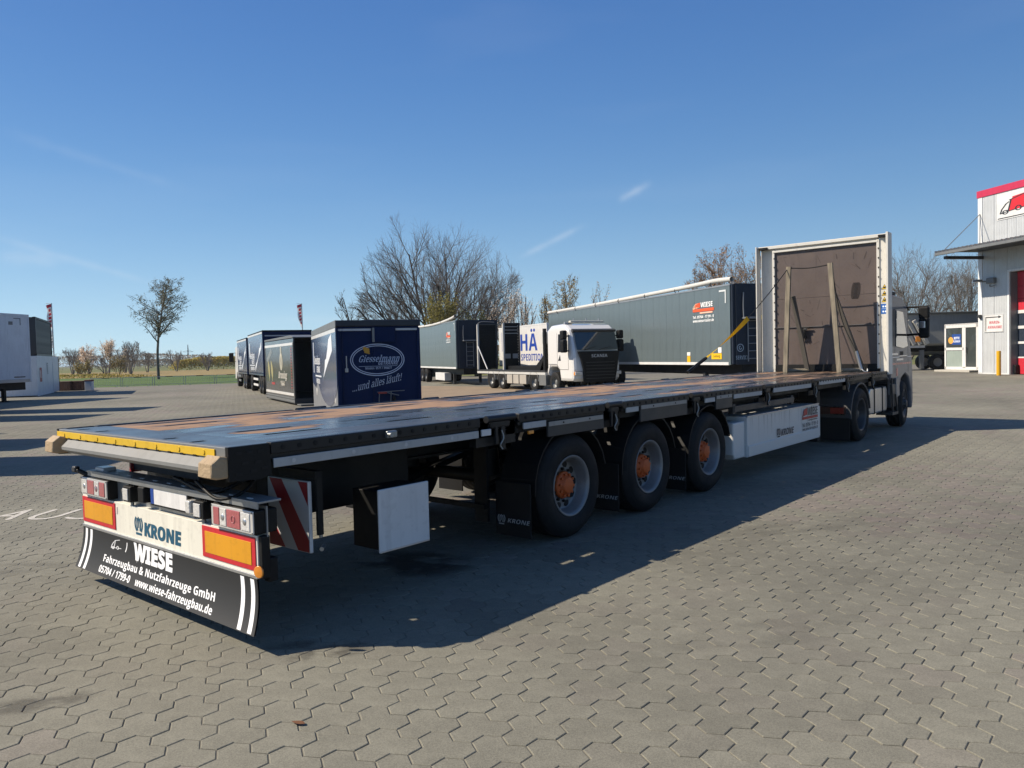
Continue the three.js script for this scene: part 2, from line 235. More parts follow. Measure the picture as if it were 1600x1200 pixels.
  const jit = () => [(rr() - 0.5) * 0.0022, (rr() - 0.5) * 0.01, (rr() - 0.5) * 0.012, (rr() - 0.5) * 0.01];
  list.slice(0, 300).forEach(([x, z]) => { const [y, rx, ry, rz] = jit(); const m = new THREE.Mesh(geos[Math.floor(rr() * geos.length)], toneMat(colour(x, z))); m.name = numbered('paver'); m.position.set(x, y - 0.0005, z); m.rotation.set(rx, ry, rz); m.castShadow = m.receiveShadow = true; paved.add(m); });
  const rest = list.slice(300), groups = geos.map(() => []); rest.forEach((p) => groups[Math.floor(rr() * geos.length)].push(p));
  groups.forEach((gr, gi) => {
    const im = new THREE.InstancedMesh(geos[gi], base, gr.length), col = new THREE.Color(); im.name = numbered('paving'); im.userData.kind = 'stuff'; im.castShadow = im.receiveShadow = true;
    gr.forEach(([x, z], k) => { const [y, rx, ry, rz] = jit(); M4.makeRotationFromEuler(E.set(rx, ry, rz)); M4.setPosition(x, y - 0.0005, z); im.setMatrixAt(k, M4); im.setColorAt(k, col.setRGB(...colour(x, z))); });
    paved.add(im);
  });
  console.log('pavers', list.length);
}

// ------------------------------------------------------------------ flatbed semi-trailer (its rear right corner stands over the origin, it runs along -z)
let wheelSet;
const DW = 2.515, DH = 1.158, DL = 13.42;
const flatbed = thing('flatbed_trailer', 'long three-axle flatbed semi-trailer with worn wooden deck and white headboard', 'semi-trailer');
{
  const T = flatbed;
  const EDG = [0.34, 1.36, 2.46, 3.56, 4.66, 5.76, 6.86, 7.96, 9.06, 10.16, 11.26, 12.36, 13.38];
  // deck: coated boards, worn and covered with dried sand in long patches
  const W = 2048, H = 512, colors = new Uint8Array(W * H * 4), rough = new Uint8Array(W * H * 4), bump = new Uint8Array(W * H * 4);
  for (let j = 0; j < H; j++) for (let i = 0; i < W; i++) {
    const zl = i / W * 13.6, xl = j / H * 2.56, o = (j * W + i) * 4;      // metres from the rear, metres from the right side
    const n1 = fbm(zl * 0.75, xl * 3.0, 201, 5), n2 = fbm(zl * 2.6, xl * 9, 203, 4), n3 = fbm(zl * 9, xl * 22, 205, 3), streak = fbm(zl * 0.5, xl * 26, 207, 3);
    const bandB = 0.48 * Math.exp(-Math.pow((xl - 2.02) / 0.36, 2)) * (1 - sstep(2.0, 2.7, zl)) + 0.42 * Math.exp(-Math.pow((xl - 0.74) / 0.24, 2)) * sstep(0.4, 0.6, zl) * (1 - sstep(1.0, 1.6, zl)) + sstep(2.3, 3.2, zl) * (1 - sstep(6.5, 8.5, zl)) * (0.06 + 0.24 * sstep(0.8, 1.7, xl)) + 0.13 * sstep(7, 9, zl);
    let s = sstep(0.53, 0.62, n1 * 0.55 + n2 * 0.22 + streak * 0.13 + bandB * 0.5); s *= 0.35 + 0.65 * sstep(0.34, 0.55, n2 * 0.6 + n3 * 0.4 + s * 0.12);
    const wood = sstep(0.52, 0.66, fbm(zl * 1.4, xl * 6, 211, 4)) * (1 - s) * sstep(3, 8, zl), dust = 0.16 * sstep(0.35, 0.7, fbm(zl * 1.1, xl * 5, 213, 4));
    let r = mix(0.03, 0.11, wood), g = mix(0.026, 0.068, wood), b = mix(0.025, 0.05, wood); r = mix(r, 0.26, dust * 0.5); g = mix(g, 0.22, dust * 0.5); b = mix(b, 0.19, dust * 0.5);
    let slot = 0; { let k = 0; while (k < 11 && zl > EDG[k + 1]) k++; const c = (EDG[k] + EDG[k + 1]) / 2 - 0.06; for (const sx of [0.54, 0.9, 1.95, 2.28]) slot = Math.max(slot, (1 - sstep(0.03, 0.1, Math.abs(xl - sx) - 0.02 * n2)) * (1 - sstep(0.2, 0.42, Math.abs(zl - c)))); } s *= 1 - 0.75 * slot * (0.4 + n2);
    const tone = 0.75 + 0.5 * n3; r = mix(r, 0.29 * tone, s); g = mix(g, 0.178 * tone, s); b = mix(b, 0.105 * tone, s);
    const enc = (v) => 255 * Math.pow(clamp(v), 1 / 2.2); colors[o] = enc(r); colors[o + 1] = enc(g); colors[o + 2] = enc(b); colors[o + 3] = 255;
    const q = mix(0.1 + 0.2 * n2 + 0.7 * dust + 0.12 * wood, 0.9, s) * 255; rough[o] = rough[o + 1] = rough[o + 2] = q; rough[o + 3] = 255;
    const h = (0.45 * s * (0.6 + n3) + 0.2 * n2 + 0.1 * streak) * 255; bump[o] = bump[o + 1] = bump[o + 2] = clamp(h, 0, 255); bump[o + 3] = 255;
  }
  const tx = (a, srgb) => { const t = new THREE.DataTexture(a, W, H); t.magFilter = t.minFilter = THREE.LinearFilter; if (srgb) t.colorSpace = THREE.SRGBColorSpace; t.wrapS = t.wrapT = THREE.RepeatWrapping; t.needsUpdate = true; return t; };
  const deckMat = new THREE.MeshPhysicalMaterial({ map: tx(colors, true), roughnessMap: tx(rough), roughness: 1, bumpMap: tx(bump), bumpScale: 0.0035 });
  const plateMat = mat([0.1, 0.115, 0.125], 0.36, 0.35);
  const slotsX = [0.54, 0.9, 1.95, 2.28];
  // boards with open lashing slots
  const edges = EDG;
  function boardGeo(z0, z1, slots) {
    const s = new THREE.Shape([[-0.05, z0 + 0.002], [-DW + 0.05, z0 + 0.002], [-DW + 0.05, z1 - 0.002], [-0.05, z1 - 0.002]].map(([x, z]) => new THREE.Vector2(x, z)));
    for (const [x, a, b, hw] of slots) { s.holes.push(new THREE.Path([[-x - hw, a], [-x - hw, b], [-x + hw, b], [-x + hw, a]].map((p) => new THREE.Vector2(...p)))); }
    const g = flat(new THREE.ExtrudeGeometry(s, { depth: 0.028, bevelEnabled: false }));
    g.applyMatrix4(new THREE.Matrix4().set(1, 0, 0, 0, 0, 0, 1, DH - 0.031, 0, -1, 0, 0, 0, 0, 0, 1));  // (x, distance from the rear, up) -> world
    const p = g.attributes.position, uv = g.attributes.uv; for (let i = 0; i < p.count; i++) uv.setXY(i, -p.getZ(i) / 13.6, -p.getX(i) / 2.56);
    return g;
  }
  for (let k = 0; k < edges.length - 1; k++) {
    const c = (edges[k] + edges[k + 1]) / 2 - 0.06, g = boardGeo(edges[k], edges[k + 1], k < 11 ? slotsX.map((x) => [x, c - 0.225, c + 0.225, 0.03]) : []);
    g.translate(0, -0.0006 * hash(k, 1, 3) * 3, 0);
    const m = new THREE.Mesh(g, deckMat); m.name = 'deck_board'; m.castShadow = m.receiveShadow = true; T.add(m);
  }
  { const g = boardGeo(0.03, 0.338, slotsX.map((x) => [x, 0.05, 0.155, 0.03])); boxUV(g); const m = new THREE.Mesh(g, plateMat); m.name = 'rear_deck_plate'; m.castShadow = m.receiveShadow = true; T.add(m); }
  // rear: yellow edge strip, lip, beige rubber buffers
  mb().span(-DW, 0, 0.985, DH, -0.05, 0, 0.006).build('rear_beam', K.greySteel, T);
  { const y = mb().span(-2.505, -0.14, 1.096, 1.143, 0.001, 0.008, 0.002); for (let k = 0; k < 8; k++) y.cyl(0.016, 0.014, 0.006, -2.36 + k * 0.3, 1.12, 0.01, 'z', 12); y.build('yellow_edge_strip', K.yellow, T); }
  { const d = mb(); for (let k = 0; k < 15; k++) d.box(0.035, 0.014, 0.008, -2.42 + k * 0.158, 1.093, 0.008); d.build('strip_notch', K.black, T).userData.kind = 'stuff'; }
  mb().side([[0.0, 1.085], [0.012, 1.088], [0.06, 1.042], [0.06, 1.02], [0.0, 0.985]], -2.28, -0.17, 0.004).build('ramp_lip', mat([0.2, 0.205, 0.2], 0.62), T);
  for (const x of [-2.49, -0.16]) {
    const s = [[-0.02, 1.10], [0.045, 1.115], [0.1, 1.075], [0.105, 1.0], [0.07, 0.985], [-0.02, 0.985]];
    mb().side(s, x, x + 0.155, 0.012).build('rubber_buffer', K.rubberBeige, T);
  }
  for (const x of [0, -DW]) {                                        // corner plates
    const q = x === 0 ? [-0.03, 0.004] : [-DW - 0.004, -DW + 0.03], p = mb().side([[0.004, 1.16], [-0.26, 1.16], [-0.27, 0.975], [-0.2, 0.955], [0.004, 0.965]], ...q, 0.003); p.build('corner_plate', K.black, T);
    const h = mb(); for (const [z, y] of [[-0.06, 1.12], [-0.13, 1.12], [-0.2, 1.12], [-0.1, 1.06], [-0.18, 1.06], [-0.06, 1.0], [-0.15, 1.01], [-0.22, 1.02]]) h.box(0.004, 0.016, 0.04, x === 0 ? 0.005 : -DW - 0.005, y, z); h.build('plate_slots', mat([0.004, 0.004, 0.004], 0.9), T).userData.kind = 'stuff';
  }
  // outer rails with their holes, stake pockets between, and the pale strips below
  const rails = [[0.27, 2.08], [2.55, 3.8], [4.12, 5.46], [5.82, 7.48], [7.84, 9.3], [9.6, 10.88], [11.1, 12.3], [12.5, 13.4]];
  const holes = mb();
  for (const side of [0, 1]) {
    const X = (x) => side ? -DW - x : x;
    rails.forEach(([z0, z1], k) => {
      mb().span(X(-0.055), X(0.002), 1.092, DH + 0.004, -z1, -z0, 0.006).span(X(-0.05), X(-0.02), 1.066, 1.092, -z1, -z0).build('side_rail', K.blackSteel, T);
      if (!side) for (let z = z0 + 0.08; z < z1 - 0.05; z += 0.115) holes.cyl(0.015, 0.015, 0.006, 0.003, 1.128 - (k % 2) * 0.004, -z, 'x', 10);
    });
    rails.slice(0, -1).forEach(([, z1], k) => {                       // stake pocket in the gap
      const z2 = rails[k + 1][0], c = (z1 + z2) / 2, w = z2 - z1;
      mb().span(X(-0.12), X(-0.05), 0.93, DH, -z2, -z1).box(0.06, 0.1, w * 0.5, X(-0.02), DH - 0.045, -c, 0.025).cyl(0.028, 0.028, w * 0.72, X(0.0), 1.145, -c, 'z', 12).box(0.03, 0.2, 0.05, X(-0.01), 0.99, -c - 0.03, 0.008).box(0.026, 0.16, 0.03, X(-0.005), 1.02, -c + 0.05, 0.006).build('stake_pocket', K.blackSteel, T);
      if (!side) mb().tube([[0.01, 1.05, -c], [0.022, 0.99, -c - 0.01], [0.012, 0.93, -c + 0.02], [0.018, 0.9, -c]], 0.006, 10, 5).build('lashing_hook', K.steel, T);
    });
  }
  holes.build('rail_holes', mat([0.003, 0.003, 0.003], 0.9), T).userData.kind = 'stuff';
  mb().box(0.05, 0.05, 0.09, 0.004, 1.125, -1.18, 0.01).cyl(0.016, 0.016, 0.05, 0.03, 1.125, -1.15, 'x', 10).build('lock_bolt', K.steel, T);
  mb().span(-0.012, 0.002, 1.011, 1.066, -2.06, -0.285, 0.003).build('pale_strip', K.strip, T);
  for (let k = 0; k < 4; k++) mb().cyl(0.014, 0.014, 0.003, 0.003, 1.04, -0.42 - k * 0.45, 'x', 12).build('strip_mark', mat([0.55, 0.55, 0.54], 0.5), T);
  mb().span(-0.012, 0.004, 1.02, 1.07, -2.2, -2.095, 0.003).build('pale_reflector', mat([0.62, 0.62, 0.62], 0.35), T);
  for (const [a, b, y0, y1, m] of [[2.6, 2.9, 1.03, 1.082, K.strip], [4.17, 4.4, 1.05, 1.1, K.strip], [5.85, 6.1, 1.04, 1.09, K.strip], [6.62, 7.46, 1.042, 1.094, K.strip], [7.85, 9.28, 1.05, 1.11, K.strip], [9.62, 10.84, 1.07, 1.125, K.strip]]) mb().span(-0.012, 0.003, y0, y1, -b, -a, 0.003).build('pale_strip', m, T);
  for (const [a, b, y0, y1] of [[2.92, 3.77, 0.935, 1.06], [4.43, 5.41, 0.94, 1.1], [6.12, 6.56, 0.945, 1.1]]) {
    mb().span(-0.016, 0.006, y0, y1, -b, -a, 0.004).build('splash_board', K.charcoal, T);
    const p = mb().span(0.005, 0.011, y1 - 0.035, y1 + 0.004, -b + 0.02, -a - 0.01, 0.002).build('tan_strip', K.stripTan, T);
    for (const t of [0.25, 0.72]) mb().cyl(0.008, 0.008, 0.004, 0.013, y1 - 0.015, -(a + (b - a) * t), 'x', 8).build('rivet', K.black, p);
  }
  mb().box(0.02, 0.03, 0.07, 0.0, 0.998, -2.69, 0.006).build('side_marker_lamp', K.amber, T);
  // underframe
  {
    const f = mb();
    for (const x of [-0.78, -1.735]) f.span(x - 0.07, x + 0.07, 1.09, 1.115, -DL, -0.35).span(x - 0.006, x + 0.006, 0.82, 1.09, -DL + 1.2, -0.55).span(x - 0.07, x + 0.07, 0.8, 0.82, -DL + 2.4, -0.55);
    for (let z = 0.2; z < 13.3; z += 0.42) f.span(-DW + 0.06, -0.06, 1.06, DH - 0.033, -z - 0.04, -z + 0.04);
    f.span(-DW + 0.05, -DW + 0.07, 1.0, 1.12, -DL, -0.05).span(-0.07, -0.05, 1.0, 1.12, -DL, -0.05);
    for (const z of [0.62, 2.45, 4.0, 5.3, 6.7]) f.span(-1.7, -0.8, 0.9, 0.98, -z - 0.05, -z + 0.05);
    f.build('underframe', K.black, T);
    mb().cyl(0.13, 0.13, 0.9, -1.25, 0.7, -0.98, 'x', 20).build('air_tank', K.black, T); mb().cyl(0.15, 0.15, 0.7, -1.25, 0.72, -7.4, 'z', 20).build('air_tank', K.black, T);
    mb().span(-2.42, -0.62, 0.55, 0.95, -1.9, -0.62, 0.02).build('spare_wheel_carrier', K.black, T);
    mb().tube([[-0.3, 0.96, -0.35], [-0.28, 0.9, -0.2], [-0.35, 0.86, -0.1], [-0.9, 0.9, -0.12]], 0.012, 20, 6).tube([[-0.2, 0.95, -0.3], [-0.12, 0.87, -0.14], [-0.2, 0.84, -0.05], [-0.5, 0.92, -0.06]], 0.01, 20, 6).build('air_hose', K.black, T);
  }
  // wheels
  const R = 0.463;
  function wheelParts(group, rimR, width, rimMat, hubMat, dishDepth, nutsMat = K.black) {
    const h = width / 2, b = 0.012;
    mb().lathe([[rimR, -h + 0.04], [rimR + 0.03, -h + 0.008], [R - 0.1, -h - b], [R - 0.035, -h + 0.012], [R - 0.006, -h + 0.045], [R, -h + 0.06], [R, -0.1], [R - 0.014, -0.095], [R - 0.014, -0.085], [R, -0.08], [R, -0.01], [R - 0.014, -0.005], [R - 0.014, 0.005], [R, 0.01], [R, 0.08], [R - 0.014, 0.085], [R - 0.014, 0.095], [R, 0.1], [R, h - 0.06], [R - 0.006, h - 0.045], [R - 0.035, h - 0.012], [R - 0.055, h - 0.008], [R - 0.06, h + 0.001], [R - 0.1, h + b], [rimR + 0.045, h + 0.004], [rimR + 0.03, h - 0.004], [rimR, h - 0.02]], 0, 0, 0, 'x', 56).build('tyre', K.rubber, group);
    mb().lathe([[rimR - 0.02, -h + 0.02], [rimR + 0.012, h - 0.022], [rimR + 0.016, h - 0.008], [rimR + 0.008, h - 0.004], [rimR - 0.006, h - 0.012], [rimR - 0.02, h - 0.03], [rimR - 0.035, h - dishDepth + 0.02], [rimR - 0.055, h - dishDepth], [0.15, h - dishDepth + 0.012], [0.118, h - dishDepth + 0.012], [0.118, -h + 0.1], [0.1, -h + 0.05]], 0, 0, 0, 'x', 48).build('rim', rimMat, group);
    const n = mb(), o = mb();
    for (let k = 0; k < 10; k++) { const a = k * Math.PI / 5 + 0.15; o.add(new THREE.CylinderGeometry(0.032, 0.032, 0.008, 14), h - dishDepth + 0.006, Math.cos(a) * 0.186, Math.sin(a) * 0.186, 0, 0, Math.PI / 2); n.cyl(0.014, 0.012, 0.03, h - dishDepth + 0.022, Math.cos(a + 0.31) * 0.146, Math.sin(a + 0.31) * 0.146, 'x', 6); }
    o.build('hand_holes', mat([0.006, 0.006, 0.006], 0.9), group).userData.kind = 'stuff'; n.build('wheel_nuts', nutsMat, group).userData.kind = 'stuff';
    const hb = mb().lathe([[0.118, h - dishDepth], [0.122, h - dishDepth + 0.03], [0.112, h - dishDepth + 0.05], [0.08, h - dishDepth + 0.055], [0.075, h - dishDepth + 0.085], [0.06, h - dishDepth + 0.095], [0.001, h - dishDepth + 0.1]], 0, 0, 0, 'x', 28);
    for (let k = 0; k < 10; k++) { const a = k * Math.PI / 5; hb.cyl(0.012, 0.01, 0.024, h - dishDepth + 0.062, Math.cos(a) * 0.098, Math.sin(a) * 0.098, 'x', 6); }
    hb.build('hub', hubMat, group);
  }
  wheelSet = wheelParts;
  const dullRim = mat([0.23, 0.235, 0.24], 0.5, 0.4);
  const w0 = new THREE.Group(); w0.name = 'wheel'; wheelParts(w0, 0.258, 0.36, dullRim, K.orangeHub, 0.13);
  [3.29, 4.64, 6.0].forEach((z, k) => { for (const s of [1, -1]) { const w = k || s < 0 ? w0.clone() : w0; w.position.set(s > 0 ? -0.2 : -DW + 0.2, R, -z); w.rotation.y = s > 0 ? 0 : Math.PI; w.rotation.x = s * (k * 0.9 + 0.2); T.add(w); } });
  { const ax = mb(); for (const z of [3.29, 4.64, 6.0]) { ax.cyl(0.065, 0.065, 1.9, -DW / 2, R, -z, 'x', 14); for (const x of [-0.72, -1.8]) ax.cyl(0.12, 0.1, 0.24, x, 0.68, -z + 0.35, 'y', 14).beam([x, 0.6, -z - 0.5], [x, 0.42, -z + 0.42], 0.09, 0.06); } ax.build('axle', K.black, T); }
  // mudguards and mudflaps
  const flapPrint = (x, w, h) => { crown(x, 0.075, h * 0.5, 0.085, '#9a9c9e'); txt(x, 'KRONE', 0.135, h * 0.36, 0.25, h * 0.32, '#9a9c9e', 'bold italic'); };
  for (const z of [3.29, 4.64, 6.0]) for (const s of [0, 1]) {
    const x0 = s ? -DW + 0.02 : -0.4, pts = [], inner = [];
    for (let k = 0; k <= 12; k++) { const a = mix(-0.06, Math.PI * 0.93, k / 12); pts.push([-z + Math.cos(a) * 0.545, R + 0.02 + Math.sin(a) * 0.53]); inner.unshift([-z + Math.cos(a) * 0.53, R + 0.02 + Math.sin(a) * 0.515]); }
    mb().side([...pts, ...inner], x0, x0 + 0.385).build('mudguard', K.black, T);
    const f = mb().span(x0 - 0.01, x0 + 0.375, 0.1, 0.56, -z + 0.585, -z + 0.597, 0.003).build('mudflap', K.flapRubber, T);
    if (!s) print('lettering', 0.4, 0.12, 320, flapPrint, f, [x0 + 0.18, 0.235, -z + 0.6]);
  }
  for (const z of [2.63, 3.98]) mb().span(-1.95, -0.45, 0.32, 0.36, -z, -z + 0.05).build('cross_member', K.black, T);
  { const b = mb(); b.span(-0.6, -0.45, 0.2, 0.95, -2.66, -2.63).build('guard_bracket', K.black, T); mb().span(-2.1, -1.95, 0.2, 0.95, -2.66, -2.63).build('guard_bracket', K.black, T); }

  // lighting bar, board and rubber apron at the rear
  const zb = -0.15, firstRear = T.children.length;
  { const b = mb().span(-2.34, 0.05, 0.818, 0.832, zb - 0.14, zb + 0.012, 0.003).span(-2.34, 0.05, 0.79, 0.832, zb + 0.006, zb + 0.014, 0.002).span(-2.34, 0.05, 0.625, 0.8, zb - 0.05, zb - 0.042); b.build('lamp_carrier', mat([0.3, 0.315, 0.32], 0.45, 0.5), T); }
  { const s = mb(); for (let k = 0; k < 11; k++) s.box(0.05, 0.004, 0.014, -2.1 + k * 0.2, 0.833, zb - 0.03); s.build('carrier_slots', mat([0.62, 0.63, 0.63], 0.5), T).userData.kind = 'stuff'; }
  mb().span(-2.29, -2.14, 0.826, 0.856, zb - 0.12, zb - 0.02, 0.01).build('bracket_plate', K.white, T);
  for (const x of [-1.9, -0.72]) mb().span(x - 0.03, x + 0.03, 0.6, 1.04, zb - 0.5, zb - 0.42).span(x - 0.03, x + 0.03, 0.66, 0.74, zb - 0.42, zb - 0.05).build('carrier_arm', K.black, T);
  for (const [x0, order] of [[-2.42, ['lens', 'redLens', 'lens', 'redLens']], [-0.437, ['redLens', 'lens', 'redLens', 'lens']]]) {
    const L = new THREE.Group(); L.name = 'rear_lamp'; L.position.set(x0, 0.644, zb); T.add(L);
    mb().span(0, 0.475, 0, 0.14, -0.12, 0.028, 0.012).build('lamp_housing', K.black, L);
    mb().span(0.004, 0.471, 0.004, 0.136, 0.026, 0.036, 0.006).build('lamp_frame', mat([0.62, 0.62, 0.6], 0.25, 0.2, { clearcoat: 1 }), L);
    const xs = x0 < -1 ? [0.03, 0.13, 0.255, 0.345, 0.445] : [0.03, 0.105, 0.185, 0.34, 0.445];
    order.forEach((k, i) => mb().span(xs[i] + 0.004, xs[i + 1] - 0.004, 0.018, 0.122, 0.03, 0.041, 0.004).build(k === 'lens' ? 'clear_lens' : 'red_lens', k === 'lens' ? K.lens : K.redLens, L));
    mb().add(new THREE.TorusGeometry(0.02, 0.003, 6, 20), x0 < -1 ? 0.3 : 0.265, 0.07, 0.0415).build('round_reflector', K.redLens, L);
    for (const q of x0 < -1 ? [0.08, 0.3] : [0.145, 0.39]) mb().add(new THREE.SphereGeometry(0.02, 12, 8).scale(1, 1, 0.3), q, 0.07, 0.041).build('lamp_bowl', K.alu, L);
    for (const [q, w] of [[0.012, 0.012], [0.463, 0.012], [0.012, 0.128], [0.463, 0.128]]) mb().cyl(0.004, 0.004, 0.004, q, w, 0.037, 'z', 8).build('screw', K.charcoal, L);
  }
  for (const x of [-1.66, -0.64]) {                                   // reversing lamps with finned backs
    const L = new THREE.Group(); L.name = 'reversing_lamp'; L.position.set(x, 0.715, zb + 0.02); T.add(L);
    const b = mb().span(-0.02, 0.1, -0.05, 0.06, -0.1, 0.012, 0.008); for (let k = 0; k < 4; k++) b.box(0.008, 0.03, 0.07, 0.02 + k * 0.025, 0.066, -0.05); b.build('lamp_body', K.black, L);
    mb().span(-0.012, 0.07, -0.038, 0.045, 0.01, 0.02, 0.005).build('clear_lens', K.lens, L);
    mb().cyl(0.012, 0.012, 0.04, 0.03, -0.07, -0.03, 'y', 8).build('lamp_foot', K.steel, L);
  }
  mb().span(-0.75, -0.685, 0.685, 0.77, zb - 0.02, zb + 0.045, 0.012).build('plate_lamp', K.lens, T);
  mb().span(-1.455, -1.36, 0.68, 0.79, zb - 0.03, zb + 0.03, 0.012).build('socket', K.black, T);
  { const p = mb().span(-1.31, -0.78, 0.672, 0.805, zb - 0.01, zb + 0.004, 0.005).build('number_plate_holder', K.black, T);
    mb().span(-1.295, -0.795, 0.685, 0.795, zb + 0.003, zb + 0.009, 0.002).build('number_plate', mat([0.8, 0.8, 0.8], 0.4), p);
    mb().span(-1.294, -1.25, 0.686, 0.794, zb + 0.008, zb + 0.011, 0.001).build('blue_band', mat([0.01, 0.06, 0.32], 0.4), p); }
  { const b = mb().span(-2.49, 0.012, 0.405, 0.632, zb - 0.02, zb, 0.004).span(-2.49, 0.012, 0.625, 0.634, zb - 0.06, zb, 0.003).build('rear_board', K.cream, T);
    print('lettering', 0.74, 0.16, 900, (x, w, h) => { crown(x, 0.09, 0.08, 0.125, '#12506b'); txt(x, 'KRONE', 0.165, 0.045, 0.54, 0.09, '#12506b', 'bold', 'sans-serif', 0.3, 6); }, b, [-1.24, 0.505, zb + 0.002]);
    for (const [a, c] of [[-2.484, -1.895], [-0.615, -0.004]]) { const m = mb().span(a, c, 0.43, 0.622, zb, zb + 0.006, 0.002).build('marker_plate', K.red, b); mb().span(a + 0.04, c - 0.04, 0.46, 0.592, zb + 0.005, zb + 0.009, 0.001).build('orange_field', K.orangeRefl, m); }
    mb().span(-1.885, -1.86, 0.55, 0.6, zb, zb + 0.003).build('sticker', mat([0.7, 0.62, 0.58], 0.5), b);
    mb().span(-2.49, 0.012, 0.388, 0.408, zb - 0.02, zb + 0.01, 0.003).build('clamp_rail', K.alu, b); }
  mb().span(0.012, 0.05, 0.39, 0.635, zb - 0.06, zb - 0.005, 0.008).build('board_end', K.black, T);
  mb().span(-0.02, 0.045, 0.36, 0.5, -0.26, -0.2, 0.01).build('lamp_bracket', K.black, T);
  { const l = mb().lathe([[0.001, 0.01], [0.03, 0.009], [0.034, 0.006], [0.036, 0.0], [0.001, 0.0]], 0, 0, 0, 'x', 24).build('round_marker', K.amber, T); l.position.set(0.07, 0.445, -0.12); l.rotation.y = -Math.PI / 2 + 0.25; }
  { // apron: hanging rubber sheet, swept to the rear and a little wider at its lower edge
    const prof = (t) => zb + 0.004 + 0.075 * t * t, N = 14;
    const sheetGeo = (off) => { const g = new THREE.PlaneGeometry(1, 1, 8, N), p = g.attributes.position; for (let i = 0; i < p.count; i++) { const t = 0.5 - p.getY(i), q = p.getX(i) + 0.5; p.setXYZ(i, mix(-2.488 + 0.01 * t, 0.0 + 0.075 * t, q), 0.392 - 0.298 * t, prof(t) + off); } g.computeVertexNormals(); return g; };
    const back = flat(sheetGeo(-0.008)), front = flat(sheetGeo(0)); const fl = new THREE.Mesh(mergeGeometries([front, back]), K.flapRubber); fl.name = 'rubber_apron'; fl.castShadow = fl.receiveShadow = true; T.add(fl);
    print('lettering', 2.53, 0.355, 780, (x, w, h) => {
      x.fillStyle = '#1c1d1e'; x.fillRect(0, 0, w, h);
      x.fillStyle = '#e9ebee'; for (const q of [0.045, 0.135, w - 0.185, w - 0.075]) x.fillRect(q, 0.014, 0.042, h - 0.02);
      lorryLogo(x, 0.52, 0.022, 0.22, 0.1, '#e9ebee'); x.strokeStyle = '#e9ebee'; x.lineWidth = 0.012; x.beginPath(); x.moveTo(0.79, 0.035); x.quadraticCurveTo(0.79, 0.08, 0.765, 0.115); x.stroke();
      txt(x, 'WIESE', 0.91, 0.016, 0.58, 0.13, '#f0f2f4', 'bold', 'sans-serif', 0, 7); x.save(); x.strokeStyle = '#f0f2f4'; x.restore();
      txt(x, 'Fahrzeugbau & Nutzfahrzeuge GmbH', 0.42, 0.185, 1.64, 0.074, '#eef0f2', 'bold');
      txt(x, '05704 / 1799-0', 0.4, 0.275, 0.52, 0.055, '#eef0f2', 'bold'); txt(x, 'www.wiese-fahrzeugbau.de', 1.0, 0.275, 1.05, 0.07, '#eef0f2', 'bold');
    }, fl, [0, 0, 0], 0, { geo: sheetGeo(0.002), rough: 0.55 });
  }
  { const s = mb().bar([-2.4, 0.78, zb - 0.02], [-2.53, 0.82, zb + 0.02], 0.018, 8).build('outline_lamp_arm', K.black, T); mb().box(0.07, 0.05, 0.045, -2.55, 0.825, zb + 0.02, 0.015).build('outline_lamp', K.charcoal, s); }
  for (const o of T.children.slice(firstRear)) { o.position.set(0.0853 + 0.979 * o.position.x, o.position.y + 0.02, o.position.z + 0.05); o.scale.x = 0.979; }
  mb().span(-2.0, -1.0, 0.84, 0.93, -0.42, -0.34, 0.004).build('cross_tray', mat([0.012, 0.017, 0.032], 0.6), T);
  mb().span(-2.03, -2.0, 0.82, 0.95, -0.44, -0.32, 0.003).build('tray_end', mat([0.3, 0.02, 0.03], 0.5), T);
  // striped warning board
  { const b = mb().span(-0.5, -0.05, 0.435, 0.885, -0.575, -0.55, 0.004).build('warning_board', K.whiteDull, T);
    print('stripes', 0.44, 0.44, 400, (x, w, h) => { x.fillStyle = '#b8babb'; x.fillRect(0, 0, w, h); x.fillStyle = '#8e1620'; for (const q of [-0.3, 0.02, 0.34]) { x.beginPath(); x.moveTo(q * 1, 0); x.lineTo(q + 0.14, 0); x.lineTo(q + 0.48, h); x.lineTo(q + 0.3, h); x.closePath(); x.fill(); } }, b, [-0.275, 0.66, -0.547], 0, { rough: 0.4 }); }
  mb().span(-0.02, 0.0, 0.55, 0.95, -0.62, -0.58).span(-0.4, 0.0, 0.9, 0.95, -0.62, -0.57).build('board_bracket', K.black, T);
  mb().bar([-0.06, 0.74, -0.64], [-0.06, 0.52, -0.64], 0.012, 8).bar([-0.06, 0.46, -0.66], [0.0, 0.46, -0.6], 0.014, 8).build('valve_pipe', K.steel, T);
  // white tool box and the long side box
  { const b = mb().span(-0.3, -0.03, 0.345, 0.745, -1.5, -1.08, 0.006).build('tool_box', K.black, T); mb().span(-0.014, 0.003, 0.332, 0.76, -1.52, -1.06, 0.008).build('tool_box_door', K.whiteDull, b); mb().span(0.0, 0.006, 0.332, 0.345, -1.515, -1.066, 0.002).build('door_edge', K.alu, b); }
  { const w = mat([0.6, 0.605, 0.585], 0.5, 0, { grime: false, roughnessMap: texRough }), b = mb().side([[-7.0, 0.28], [-9.6, 0.28], [-9.6, 0.79], [-7.0, 0.79]], -0.6, -0.004, 0.004).build('side_box', w, T);
    mb().side([[-6.65, 0.345], [-6.7, 0.285], [-6.99, 0.285], [-6.99, 0.74], [-6.65, 0.735]], -0.55, -0.03, 0.02).build('box_end', w, b);
    mb().side([[-7.01, 0.285], [-9.58, 0.285], [-9.58, 0.43], [-7.01, 0.42]], -0.02, 0.014, 0.008).build('lower_panel', w, b);
    mb().span(-0.02, 0.004, 0.782, 0.8, -9.6, -7.0, 0.004).build('top_edge', K.alu, b); mb().span(-0.03, -0.006, 0.3, 0.75, -9.66, -9.61, 0.004).build('end_plate', w, b);
